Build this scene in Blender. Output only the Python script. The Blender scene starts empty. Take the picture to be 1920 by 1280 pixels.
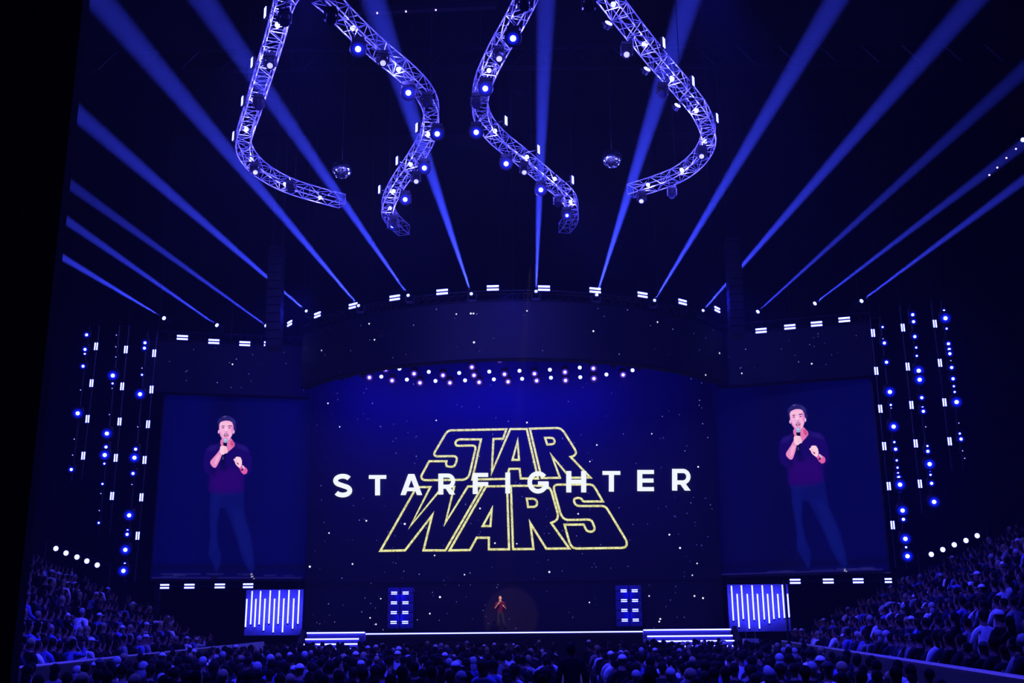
import bpy, math, random
import numpy as np
from mathutils import Vector, Matrix
random.seed(7); rng = np.random.default_rng(7)
SC = bpy.context.scene
C = SC.collection
R_ = math.radians
F = 2000.0

# ---------------------------------------------------------------- camera, world, exposure
cam = bpy.data.objects.new('camera', bpy.data.cameras.new('camera')); C.objects.link(cam)
cam.data.sensor_width = 36; cam.data.lens = 36 * F / 1920; cam.data.clip_end = 300
CM = Matrix.Translation((0, 0, 2.1)) @ Matrix.Rotation(R_(90 + 14.9), 4, 'X') @ Matrix.Rotation(R_(-0.5), 4, 'Z')
cam.matrix_world = CM
SC.camera = cam
SC.view_settings.view_transform = 'Standard'; SC.view_settings.look = 'None'
SC.view_settings.gamma = 1; SC.view_settings.use_curve_mapping = False
SC.view_settings.exposure = 0
SC.cycles.volume_bounces = 0
SC.cycles.max_bounces = 6
SC.cycles.diffuse_bounces = 2
W = bpy.data.worlds.new('world'); SC.world = W; W.use_nodes = True
W.node_tree.nodes['Background'].inputs[0].default_value = (0, 0, 0.0005, 1)
_v = W.node_tree.nodes.new('ShaderNodeVolumeScatter')            # thin stage haze filling the air
_v.inputs['Density'].default_value = .0007; _v.inputs['Anisotropy'].default_value = .3
W.node_tree.links.new(_v.outputs[0], W.node_tree.nodes['World Output'].inputs['Volume'])

BEAM_E, HALO_E, ROW_E, WASH_E, TRUSS_E = 17.0e6, 80.0, 1500.0, 11500.0, 200.0
BLUE = (.035, .05, 1); VIOLET = (.10, .05, 1); DEEP = (.001, .0015, 1)

def light(name, kind, loc, energy, color=BLUE, aim=None, size=30, blend=.5, soft=.1, parent=None):
    l = bpy.data.lights.new(name, kind); l.energy = energy; l.color = color; l.shadow_soft_size = soft
    if kind == 'SPOT': l.spot_size = R_(size); l.spot_blend = blend
    o = bpy.data.objects.new(name, l); C.objects.link(o); o.location = loc
    if aim is not None: o.rotation_euler = (Vector(aim) - Vector(loc)).to_track_quat('-Z', 'Y').to_euler()
    return o

# blue wash over the audience from the ceiling rig and from added unseen spots, a follow spot on the speaker
for p, q, e, a in (((-9, 46, 17), (-13, 30, 1), 1.0, 55), ((9, 46, 17), (12, 30, 1), 1.0, 55), ((0, 47, 17), (0, 28, 1), 1.0, 50),
                   ((-3, 40, 18), (-6, 20, 1), .5, 50), ((3, 40, 18), (5, 20, 1), .5, 50)):
    light('wash_light', 'SPOT', p, WASH_E * e * .7, (.018, .018, 1), q, a, .9, .3)
for p, q, e, a in (((-5, 24, 19), (-10, 33, 0), .75, 62), ((5, 24, 19), (10, 33, 0), .75, 62), ((0, 16, 19), (0, 25, 0), .7, 60), ((-6, 14, 19), (-9, 20, 0), .5, 50), ((5, 14, 19), (8, 20, 0), .5, 50)):
    light('crowd_fill', 'SPOT', p, WASH_E * e * 2.6, (.026, .024, 1), q, a, .8, .25)  # unseen spots added over the near seats to light the crowd from behind
light('follow_spot', 'SPOT', (4, 12, 19), 8000, (1, .5, .62), (-.1, 58, 2.9), 3.6, .3, .05)
light('key_spot', 'SPOT', (.8, 41.5, 16.5), 62000, (1, .68, .66), (-.6, 55.6, 2.95), 4.6, .5, .05)

# ---------------------------------------------------------------- helpers
CR = CM.to_3x3(); CO = CM.translation.copy()
def ray(px, py): return CR @ Vector(((px - 960) / F, (640 - py) / F, -1))
def at_y(px, py, Y):
    d = ray(px, py); return CO + d * ((Y - CO.y) / d.y)
def at_z(px, py, z):
    d = ray(px, py); return CO + d * ((z - CO.z) / d.z)
def at_plane(px, py, p, n):
    d = ray(px, py); return CO + d * ((Vector(p) - CO).dot(n) / d.dot(n))
def lin(c):
    return tuple((v / 255 / 12.92) if v <= 10 else (((v / 255 + .055) / 1.055) ** 2.4) for v in c)

def mat(name, col, rough=.6, metal=0, emit=None, strength=0, noise=.25, scale=6, attr=False):
    m = bpy.data.materials.new(name); m.use_nodes = True
    nt = m.node_tree; b = nt.nodes['Principled BSDF']
    b.inputs['Roughness'].default_value = rough; b.inputs['Metallic'].default_value = metal
    b.inputs['Base Color'].default_value = (*col, 1)
    if attr:
        a = nt.nodes.new('ShaderNodeAttribute'); a.attribute_name = 'Col'
        nt.links.new(a.outputs['Color'], b.inputs['Base Color'])
    elif noise and emit is None:
        n = nt.nodes.new('ShaderNodeTexNoise'); n.inputs['Scale'].default_value = scale
        r = nt.nodes.new('ShaderNodeValToRGB')
        r.color_ramp.elements[0].color = (*[v * (1 - noise) for v in col], 1)
        r.color_ramp.elements[1].color = (*[min(1, v * (1 + noise)) for v in col], 1)
        g = nt.nodes.new('ShaderNodeNewGeometry')
        nt.links.new(g.outputs['Position'], n.inputs['Vector'])
        nt.links.new(n.outputs['Fac'], r.inputs[0]); nt.links.new(r.outputs[0], b.inputs['Base Color'])
    if emit is not None:
        b.inputs['Emission Color'].default_value = (*emit, 1); b.inputs['Emission Strength'].default_value = strength
    return m
def screen_mat(name, strength=1, base=.008):
    m = bpy.data.materials.new(name); m.use_nodes = True
    nt = m.node_tree; b = nt.nodes['Principled BSDF']
    b.inputs['Base Color'].default_value = (base, base, base, 1); b.inputs['Roughness'].default_value = .7
    a = nt.nodes.new('ShaderNodeAttribute'); a.attribute_name = 'Col'
    nt.links.new(a.outputs['Color'], b.inputs['Emission Color']); b.inputs['Emission Strength'].default_value = strength
    m.cycles.emission_sampling = 'NONE'
    return m

M = dict(
    black=mat('black_paint', (.012, .012, .014), .5), dark=mat('dark_metal', (.03, .03, .035), .45, .3),
    drape=mat('black_cloth', (.002, .002, .002), 1), floor=mat('dark_floor', (.02, .02, .022), .55),
    stage=mat('glossy_black_floor', (.012, .012, .014), .22), concrete=mat('concrete', (.05, .05, .055), .8),
    alu=mat('aluminium', (.72, .72, .76), .38, .75, noise=.12), pale=mat('pale_panel', (.55, .62, .68), .6),
    tubepanel=mat('pale_backing', (.16, .14, .5), .6), seat=mat('seat_fabric', (.015, .015, .02), .9),
    mirror=mat('mirror_facet', (.8, .82, .9), .12, 1, noise=.3, scale=14),
    wall=mat('arena_wall', (.006, .006, .008), .9), rail=mat('blue_rail', (.2, .2, .22), .45),
    led=mat('white_led', (.8, .8, .8), .5, emit=(.13, .15, 1), strength=9),
    tube=mat('neon_tube', (.8, .8, .8), .5, emit=(.09, .10, 1), strength=11),
    strip=mat('led_strip', (.8, .8, .8), .5, emit=(.12, .13, 1), strength=9),
    lens=mat('lit_lens', (.8, .8, .8), .4, emit=(.16, .22, 1), strength=14),
    lensdim=mat('dim_lens', (.8, .8, .8), .4, emit=(.25, .25, 1), strength=2.2),
    parlens=mat('lit_diode', (.8, .8, .8), .4, emit=(.3, .34, 1), strength=4),
    violet=mat('violet_lens', (.8, .8, .8), .4, emit=(.40, .24, 1), strength=7),
    darklens=mat('dark_glass', (.02, .02, .05), .08),
    mic=mat('microphone_body', (.01, .01, .01), .4), grille=mat('microphone_grille', (.3, .32, .36), .4, .8),
)
M['parlens'].cycles.emission_sampling = 'NONE'; M['led'].cycles.emission_sampling = 'NONE'
M['ring'] = mat('blue_halo_disc', (.1, .1, .4), .4, emit=(.004, .012, 1), strength=.55); M['vring'] = mat('violet_halo_disc', (.1, .1, .4), .4, emit=(.13, .06, 1), strength=.5)  # halo around each lamp painted as an emissive disc, fading outwards
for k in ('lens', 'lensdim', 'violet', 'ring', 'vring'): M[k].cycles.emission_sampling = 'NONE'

class MB:
    def __init__(s): s.v = []; s.f = []; s.mi = []
    def add(s, vs, fs, mi=0):
        n = len(s.v); s.v += [tuple(v) for v in vs]; s.f += [tuple(i + n for i in f) for f in fs]; s.mi += [mi] * len(fs); return s
    def box(s, c, size, rot=None, mi=0):
        c = Vector(c); hx, hy, hz = [q / 2 for q in size]
        vs = [Vector((x, y, z)) for x in (-hx, hx) for y in (-hy, hy) for z in (-hz, hz)]
        if rot is not None: vs = [rot @ v for v in vs]
        return s.add([c + v for v in vs], [(0, 1, 3, 2), (4, 6, 7, 5), (0, 4, 5, 1), (2, 3, 7, 6), (0, 2, 6, 4), (1, 5, 7, 3)], mi)
    def hexa(s, lo, hi, mi=0):
        vs = list(lo) + list(hi)
        return s.add(vs, [(3, 2, 1, 0), (4, 5, 6, 7), (0, 1, 5, 4), (1, 2, 6, 5), (2, 3, 7, 6), (3, 0, 4, 7)], mi)
    def cyl(s, a, b, r, n=8, r2=None, mi=0, caps=True):
        a, b = Vector(a), Vector(b); d = (b - a); q = d.to_track_quat('Z', 'Y').to_matrix(); r2 = r if r2 is None else r2
        vs = []
        for p, rr in ((a, r), (b, r2)):
            for i in range(n):
                t = 2 * math.pi * i / n; vs.append(p + q @ Vector((rr * math.cos(t), rr * math.sin(t), 0)))
        fs = [(i, (i + 1) % n, n + (i + 1) % n, n + i) for i in range(n)]
        if caps: fs += [tuple(range(n - 1, -1, -1)), tuple(range(n, 2 * n))]
        return s.add(vs, fs, mi)
    def sphere(s, c, r, seg=10, rings=6, sc=(1, 1, 1), mi=0, zmin=-1.0):
        c = Vector(c); vs = []; fs = []
        for j in range(rings + 1):
            ph = math.pi * j / rings
            for i in range(seg):
                t = 2 * math.pi * i / seg
                vs.append(c + Vector((r * sc[0] * math.sin(ph) * math.cos(t), r * sc[1] * math.sin(ph) * math.sin(t), r * sc[2] * max(zmin, math.cos(ph)))))
        for j in range(rings):
            for i in range(seg):
                k = (i + 1) % seg; fs.append((j * seg + i, (j + 1) * seg + i, (j + 1) * seg + k, j * seg + k))
        return s.add(vs, fs, mi)
    def mesh(s, name, mats, smooth=False):
        me = bpy.data.meshes.new(name); me.from_pydata(s.v, [], s.f); 
        for m in (mats if isinstance(mats, (list, tuple)) else [mats]): me.materials.append(m)
        me.polygons.foreach_set('material_index', s.mi)
        if smooth: me.polygons.foreach_set('use_smooth', [True] * len(s.f))
        me.update(); return me
    def obj(s, name, mats, parent=None, smooth=False, loc=None):
        return link(name, s.mesh(name, mats, smooth), parent, loc)

def link(name, me, parent=None, loc=None, rot=None):
    o = bpy.data.objects.new(name, me); C.objects.link(o)
    if parent is not None: o.parent = parent
    if loc is not None: o.location = loc
    if rot is not None: o.rotation_euler = rot
    return o
def tag(o, label, cat, group=None, kind=None):
    o['label'] = label; o['category'] = cat
    if group: o['group'] = group
    if kind: o['kind'] = kind
    return o
def empty(name, label, cat, loc=(0, 0, 0), rz=0, group=None):
    o = bpy.data.objects.new(name, None); C.objects.link(o); o.location = loc; o.rotation_euler = (0, 0, rz); o.empty_display_size = .1
    return tag(o, label, cat, group)
def struct(o): o['kind'] = 'structure'; return o
ORD = ['first', 'second', 'third', 'fourth', 'fifth', 'sixth', 'seventh', 'eighth', 'ninth', 'tenth', 'eleventh', 'twelfth', 'thirteenth',
       'fourteenth', 'fifteenth', 'sixteenth', 'seventeenth', 'eighteenth', 'nineteenth', 'twentieth']
_T = ['', '', 'twenty', 'thirty', 'forty', 'fifty']
def ordn(i):
    if i < 20: return ORD[i]
    n = i + 1
    if n % 10 == 0: return {30: 'thirtieth', 40: 'fortieth', 50: 'fiftieth'}[n]
    return _T[n // 10] + '-' + ORD[n % 10 - 1]

# ---------------------------------------------------------------- setting
ZS = 1.78                                                        # stage height
struct(MB().box((0, 32, -.1), (76, 84, .2)).obj('floor', M['floor']))
struct(MB().box((0, 32, 36.1), (76, 84, .2)).obj('ceiling', M['wall']))
struct(MB().box((0, 70, 18), (76, .4, 36)).obj('wall_back', M['wall']))
struct(MB().box((-36, 32, 18), (.4, 76, 36)).obj('wall_left', M['wall']))
struct(MB().box((36, 32, 18), (.4, 76, 36)).obj('wall_right', M['wall']))
# roof girders above the rig
for j, Y in enumerate((34, 42, 50, 58)):
    g = empty('roof_girder', '%s dark steel roof girder under the ceiling, counted from the seats' % ORD[j], 'girder', (0, Y, 34.6), group='roof girders')
    for z in (0, 1.4): MB().box((0, 0, z), (70, .25, .2)).obj('chord', M['dark'], g)
    b = MB()
    for i in range(28):
        x = -35 + i * 2.5; b.cyl((x, 0, 0), (x + 1.25, 0, 1.4), .06, 4); b.cyl((x + 1.25, 0, 1.4), (x + 2.5, 0, 0), .06, 4)
    b.obj('web', M['dark'], g)

# ---------------------------------------------------------------- LED screens
def ribbon(pts, w, closed=True, limit=5.0, wf=None):
    pts = [p for i, p in enumerate(pts) if i == 0 or (Vector(p) - Vector(pts[i - 1])).length > 1e-3]
    P = [Vector(p) for p in pts]; n = len(P); L = []; Rr = []
    for i in range(n):
        a = P[i - 1] if (i or closed) else None; c = P[(i + 1) % n] if (i < n - 1 or closed) else None; b = P[i]
        d1 = (b - a).normalized() if a is not None else None; d2 = (c - b).normalized() if c is not None else None
        d1 = d1 or d2; d2 = d2 or d1
        n1 = Vector((-d1.y, d1.x)); n2 = Vector((-d2.y, d2.x)); m = n1 + n2
        if m.length < 1e-4: m = n1.copy()
        m.normalize(); k = min(limit, 1 / max(.05, m.dot(n1)))
        L.append(b + m * k * w / 2); Rr.append(b - m * k * w / 2)
    q = []
    for i in range(n if closed else n - 1):
        j = (i + 1) % n; q.append((L[i], L[j], Rr[j], Rr[i]))
    return q
def smooth_path(pts, it=1):
    # rounds only the gentle corners
    for _ in range(it):
        out = []; n = len(pts)
        for i in range(n):
            a, b, c = Vector(pts[i - 1]), Vector(pts[i]), Vector(pts[(i + 1) % n])
            ang = (b - a).angle(c - b, 0)
            if .2 < ang < 1.2 and min((b - a).length, (c - b).length) < 9:
                t1 = min(.3, 2.5 / max(.1, (b - a).length)); t2 = min(.3, 2.5 / max(.1, (c - b).length))
                out += [b.lerp(a, t1), b.lerp(c, t2)]
            else: out.append(b)
        pts = out
    return pts

class Screen:
    """a flat LED wall: origin, horizontal unit vector, vertical z"""
    def __init__(s, a, b):                       # two points on its bottom edge, left to right
        s.o = Vector(a); s.u = (Vector(b) - s.o); s.u.z = 0; s.w = s.u.length; s.u.normalize()
        s.n = Vector((s.u.y, -s.u.x, 0))        # faces the hall
    def uv(s, px, py):
        p = at_plane(px, py, s.o, s.n) - s.o; return Vector((p.dot(s.u), p.z))
    def pt(s, u, v, d=0): return s.o + s.u * u + Vector((0, 0, v)) + s.n * d

def led_grid(name, scr, us, vs, col, m, parent, d=.0):
    nu, nv = len(us), len(vs); U, V = np.meshgrid(us, vs)
    P = np.array(scr.o)[None, None] + U[..., None] * np.array(scr.u) + V[..., None] * np.array((0, 0, 1.)) + np.array(scr.n) * d
    me = bpy.data.meshes.new(name)
    idx = np.arange(nu * nv).reshape(nv, nu)
    q = np.stack([idx[:-1, :-1], idx[:-1, 1:], idx[1:, 1:], idx[1:, :-1]], -1).reshape(-1, 4)
    me.vertices.add(nu * nv); me.vertices.foreach_set('co', P.reshape(-1).astype(np.float32))
    me.loops.add(q.size); me.loops.foreach_set('vertex_index', q.reshape(-1).astype(np.int32))
    me.polygons.add(len(q)); me.polygons.foreach_set('loop_start', (np.arange(len(q)) * 4).astype(np.int32))
    me.update()
    ca = me.color_attributes.new('Col', 'FLOAT_COLOR', 'POINT')
    c = np.concatenate([col.reshape(-1, 3), np.ones((nu * nv, 1))], 1)
    ca.data.foreach_set('color', c.reshape(-1).astype(np.float32)); me.materials.append(m)
    return link(name, me, parent)

STAR = [mat('star_%d' % i, (.01, .01, .01), emit=c, strength=s) for i, (c, s) in enumerate((((.75, .75, 1), 1.3), ((.3, .3, .9), .6), ((.12, .12, .6), .5)))]
for m in STAR: m.cycles.emission_sampling = 'NONE'
def stars(parent, pts, d=.02):
    """pts: list of (position, facing, size, brightness 0..2), one mesh of small lit dots"""
    b = MB()
    for p, n, r, k in pts:
        u = Vector((0, 0, 1)).cross(n).normalized(); c = p + n * d
        b.add([c + u * r * math.cos(t) + Vector((0, 0, r * math.sin(t))) for t in [math.pi / 3 * i for i in range(6)]], [tuple(range(6))], k)
    o = b.obj('star_field', STAR, parent); o['kind'] = 'stuff'; o['label'] = 'small white stars shown on the screen'; return o

SM = screen_mat('led_picture'); SMM = screen_mat('main_led_picture', 1, .022)
# main screen
YM = 59.0
p0 = at_y(570, 1180, YM); p1 = at_y(1357, 1176, YM)
ms = Screen((p0.x, YM, ZS), (p1.x, YM, ZS))
root = empty('main_screen', 'huge star-filled main screen behind the stage with yellow and white title', 'screen', (ms.o + ms.u * ms.w / 2))
def par(o, r):                                                   # keep world coordinates while parenting
    o.parent = r; o.matrix_parent_inverse = r.matrix_basis.inverted(); return o
H = 17.1 - ZS
us = np.linspace(0, ms.w, 90); vs = np.linspace(0, H, 60)
U, V = np.meshgrid(us / ms.w, vs / H)
edge = np.clip(np.minimum(U, 1 - U) / .10, 0, 1); edge = edge * edge * (3 - 2 * edge)
g = (.003 + .06 * V ** 1.9) * (.35 + .65 * edge)  # lamp and haze glow painted into the screen colour, fading downwards and outwards
col = np.stack([g * .0, g * .0, g], -1)
par(led_grid('picture', ms, us, vs, col, SMM, None), root)
par(MB().hexa([ms.pt(-.05, -.0, -.45), ms.pt(ms.w + .05, 0, -.45), ms.pt(ms.w + .05, 0, -.02), ms.pt(-.05, 0, -.02)],
      [ms.pt(-.05, H + .1, -.45), ms.pt(ms.w + .05, H + .1, -.45), ms.pt(ms.w + .05, H + .1, -.02), ms.pt(-.05, H + .1, -.02)]).obj('screen_frame', M['black']), root)
bright = [(988,583),(693,607),(703,637),(604,657),(889,642),(856,589),(883,588),(615,756),(818,788),(988,792),(637,800),(687,976),(1119,834),(1222,813),(1309,875),
 (1106,865),(928,1018),(969,1019),(815,1041),(661,1057),(1275,1027),(1307,1056),(617,999),(1255,1002),(759,982),(900,953),(1084,963),(581,1062),(714,1122),
 (825,1119),(705,1170),(694,1158),(871,1077),(806,1150),(1030,1072),(1217,1117),(1302,1117),(1318,1121),(1236,1165),(1238,1160),(1298,1078),(1105,1129),(1348,662),(1322,703)]
sp = []
for x, y in bright:
    if y > 725 and 572 < x < 1352:
        q = ms.uv(x, y); sp.append((ms.pt(q.x, q.y), ms.n, random.uniform(.038, .062), 0))
for i in range(260):
    u, v = random.uniform(.2, ms.w - .2), random.uniform(.1, H - 1.2)
    sp.append((ms.pt(u, v), ms.n, random.uniform(.02, .036), 1 if random.random() < .33 else 2))
par(stars(None, sp), root)

YEL = mat('yellow_outline', (.01, .01, .01), emit=lin((238, 236, 150)), strength=1.0); WHT = mat('white_lettering', (.01, .01, .01), emit=lin((240, 245, 255)), strength=1.05)
for m in (YEL, WHT): m.cycles.emission_sampling = 'NONE'
nt = YEL.node_tree; n_ = nt.nodes.new('ShaderNodeTexNoise'); n_.inputs['Scale'].default_value = 9; n_.inputs['Detail'].default_value = 3
g_ = nt.nodes.new('ShaderNodeNewGeometry'); r_ = nt.nodes.new('ShaderNodeValToRGB')
r_.color_ramp.elements[0].position = .36; r_.color_ramp.elements[0].color = (*lin((196, 186, 110)), 1); r_.color_ramp.elements[1].position = .55; r_.color_ramp.elements[1].color = (*lin((240, 240, 165)), 1)
nt.links.new(g_.outputs['Position'], n_.inputs['Vector']); nt.links.new(n_.outputs['Fac'], r_.inputs[0]); nt.links.new(r_.outputs[0], nt.nodes['Principled BSDF'].inputs['Emission Color'])

def A(pts, ox, oy, s): return [(ox + x / s, oy + y / s) for x, y in pts]
k1 = lambda p: A(p, 780, 790, 10.667); k2 = lambda p: A(p, 940, 790, 10.667); k3 = lambda p: A(p, 700, 890, 7.385); k4 = lambda p: A(p, 940, 890, 7.385)
logo = [
 (k1([(1808,155),(1740,345),(1550,350),(1530,700),(1518,1010),(1885,152)]) + k2([(508,150),(735,1142),(388,1140),(365,946),(160,948),(95,1148)]) +
  k1([(1125,1160),(1300,358),(860,358),(805,385),(785,430),(800,475),(840,487),(1140,480),(1180,495),(1192,540),(1070,1060),(1035,1125),(960,1165),(180,1175),(125,1155),(105,1110),(115,1070),
      (265,795),(612,795),(600,850),(612,885),(645,905),(745,905),(785,870),(820,760),(810,715),(770,693),(400,697),(368,675),(365,630),(600,235),(640,195),(690,178)])),
 k2([(325,395),(353,768),(222,768)]),
 k2([(570,145),(1130,130),(1190,150),(1240,195),(1275,245),(1470,555),(1492,610),(1485,655),(1445,693),(1385,708),(1780,1122),(1375,1125),(1012,690),(1172,1125),(805,1132)]),
 k2([(872,328),(1000,325),(1045,345),(1066,390),(1060,430),(1025,455),(918,460)]),
 k3([(98,1052),(440,1045),(815,560),(695,1045),(998,1045),(1510,160),(1310,160),(1000,660),(1120,165),(960,168),(520,700),(790,170),(600,170)]),
 k3([(1055,1045),(1562,160),(1852,156),(1880,1030),(1600,1032),(1600,870),(1432,870),(1338,1040)]),
 k3([(1638,480),(1622,708),(1515,708)]),
 k4([(132,153),(590,150),(650,165),(690,215),(785,550),(780,600),(755,635),(690,665),(940,1018),(622,1022),(402,670),(445,1025),(162,1028)]),
 k4([(352,330),(450,330),(485,350),(497,390),(488,425),(460,443),(370,445)]),
 k4([(765,135),(1235,133),(1275,150),(1300,185),(1405,368),(1130,370),(1118,340),(1090,320),(1030,320),(1003,345),(1010,385),(1035,418),(1075,432),(1400,430),(1445,445),(1475,485),
     (1725,900),(1740,950),(1725,990),(1690,1010),(1020,1020),(975,995),(945,945),(875,690),(1140,688),(1170,755),(1195,780),(1230,788),(1270,783),(1295,745),(1265,660),(1245,630),(1205,618),
     (920,625),(870,610),(835,570),(815,520),(725,195),(730,155)]),
]
names = ('outlined_letter', 'letter_counter', 'outlined_letter', 'letter_counter', 'outlined_letter', 'outlined_letter', 'letter_counter', 'outlined_letter', 'letter_counter', 'outlined_letter')
for nm, path in zip(names, logo):
    path = smooth_path(path)
    q = ribbon([ms.uv(x, y) for x, y in path], .118, True, 4.5)
    b = MB()
    for k, quad in enumerate(q): b.add([ms.pt(p.x, p.y, .03) for p in quad], [(0, 1, 2, 3)])
    par(b.obj(nm, YEL), root)

# white bold title letters; strokes in a unit box (x 0..1, y 0..1 up), stroke width t
def arc(cx, cy, rx, ry, a0, a1, n=14): return [(cx + rx * math.cos(R_(a0 + (a1 - a0) * i / n)), cy + ry * math.sin(R_(a0 + (a1 - a0) * i / n))) for i in range(n + 1)]
T_ = .235
def glyph(ch, w):                                                # w: width / height
    t = T_; h = t / 2
    if ch == 'T': return [([(0, 1 - h), (w, 1 - h)], .18), ([(w / 2, 0), (w / 2, 1 - h)], t)]
    if ch == 'I': return [([(w / 2, 0), (w / 2, 1)], w)]
    if ch == 'H': return [([(h, 0), (h, 1)], t), ([(w - h, 0), (w - h, 1)], t), ([(h, .5), (w - h, .5)], .19)]
    if ch == 'F': return [([(h, 0), (h, 1)], t), ([(h, .905), (w, .905)], .19), ([(h, .47), (w, .47)], .19)]
    if ch == 'E': return [([(h, 0), (h, 1)], t), ([(h, .905), (w, .905)], .19), ([(h, .5), (w - .02, .5)], .19), ([(h, .095), (w, .095)], .19)]
    if ch == 'A': return [([(.125, 0), (w / 2 - .02, 1)], -.25), ([(w - .125, 0), (w / 2 + .02, 1)], -.25), ([(.25, .27), (w - .25, .27)], .17)]
    if ch == 'R':
        r = .27
        return [([(h, 0), (h, 1)], t), ([(h, .905), (w - .36, .905)] + arc(w - .36, .64, .25, .265, 90, -90, 12) + [(h, .375)], .19), ([(w * .48, .42), (w - .14, 0)], -.27)]
    if ch == 'S':
        c = w / 2
        return [(arc(c, .715, c - .1, .19, 28, 90, 6)[0:] + arc(c, .715, c - .1, .19, 90, 235, 12) + arc(c, .285, c - .1, .19, 55, -90, 12) + arc(c, .285, c - .1, .19, -90, -152, 6), .2)]
    if ch == 'G':
        c = w / 2
        return [(arc(c, .5, c - .1, .4, 40, 345, 26), .2), ([(c + .0, .46), (w, .46)], .17), ([(w - .09, .5), (w - .09, .2)], .19)]
title = [('S', 625, 660.5, 888.5, 932), ('T', 691.7, 724.5, 889.5, 928.5), ('A', 751, 791.8, 888.5, 928), ('R', 822, 854, 887.7, 927), ('F', 886.5, 915.4, 886.5, 926), ('I', 947.6, 956.6, 885.6, 925),
         ('G', 989, 1028.5, 883.5, 925), ('H', 1061.7, 1099, 883, 923), ('T', 1129.5, 1163, 881.9, 921.5), ('E', 1194.8, 1226, 881, 920.6), ('R', 1260, 1295, 879, 919.6)]
for ch, x0, x1, y0, y1 in title:
    w = (x1 - x0) / (y1 - y0); b = MB(); d = .045
    for pts, t in glyph(ch, w):
        px = [(x0 + p[0] * (y1 - y0), y1 - p[1] * (y1 - y0)) for p in pts]
        if t < 0:
            (ax_, ay_), (bx_, by_) = px; hw = -t * (y1 - y0) / 2
            quads = [[ms.uv(ax_ - hw, ay_), ms.uv(ax_ + hw, ay_), ms.uv(bx_ + hw, by_), ms.uv(bx_ - hw, by_)]]
        else: quads = ribbon([ms.uv(*p) for p in px], t * (y1 - y0) / 33.2, False, 2.0)
        for quad in quads:
            b.add([ms.pt(p.x, p.y, d) for p in quad], [(0, 1, 2, 3)])
        d += .002
    par(b.obj('letter', WHT), root)

# trims on the lower stage wall
pa, pb = ms.uv(590, 1092), ms.uv(1340, 1089)
zz = (pa.y + pb.y) / 2
tb = MB().hexa([ms.pt(.1, zz, .02), ms.pt(ms.w - .1, zz, .02), ms.pt(ms.w - .1, zz, .07), ms.pt(.1, zz, .07)], [ms.pt(.1, zz + .05, .02), ms.pt(ms.w - .1, zz + .05, .02), ms.pt(ms.w - .1, zz + .05, .07), ms.pt(.1, zz + .05, .07)])
par(tb.obj('ledge', M['dark']), root)

# --- picture painter for the side screens
class Paint:
    def __init__(s, us, vs): s.U, s.V = np.meshgrid(us, vs); s.C = np.zeros(s.U.shape + (3,))
    def poly(s, pts, c, soft=.02, alpha=1.0):
        x = [p[0] for p in pts]; y = [p[1] for p in pts]; m = soft * 3 + .02
        ix = np.where((s.U[0] > min(x) - m) & (s.U[0] < max(x) + m))[0]; iy = np.where((s.V[:, 0] > min(y) - m) & (s.V[:, 0] < max(y) + m))[0]
        if len(ix) < 2 or len(iy) < 2: return
        sl = (slice(iy[0], iy[-1] + 1), slice(ix[0], ix[-1] + 1)); U, V = s.U[sl], s.V[sl]
        ins = np.zeros(U.shape, bool); D = np.full(U.shape, 1e9)
        n = len(pts)
        for i in range(n):
            ax, ay = pts[i]; bx, by = pts[(i + 1) % n]
            cond = ((ay > V) != (by > V)); xi = (bx - ax) * (V - ay) / ((by - ay) if abs(by - ay) > 1e-9 else 1e-9) + ax
            ins ^= cond & (U < xi)
            dx, dy = bx - ax, by - ay; t = np.clip(((U - ax) * dx + (V - ay) * dy) / max(1e-9, dx * dx + dy * dy), 0, 1)
            D = np.minimum(D, np.hypot(U - ax - t * dx, V - ay - t * dy))
        sd = np.where(ins, D, -D); a = np.clip(sd / (2 * soft) + .5, 0, 1)[..., None] * alpha
        s.C[sl] = s.C[sl] * (1 - a) + np.array(lin(c)) * a
    def ell(s, x, y, rx, ry, c, soft=.015, alpha=1.0, rot=0):
        cr, sr = math.cos(rot), math.sin(rot)
        s.poly([(x + rx * math.cos(t) * cr - ry * math.sin(t) * sr, y + rx * math.cos(t) * sr + ry * math.sin(t) * cr) for t in [2 * math.pi * i / 18 for i in range(18)]], c, soft, alpha)

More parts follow.
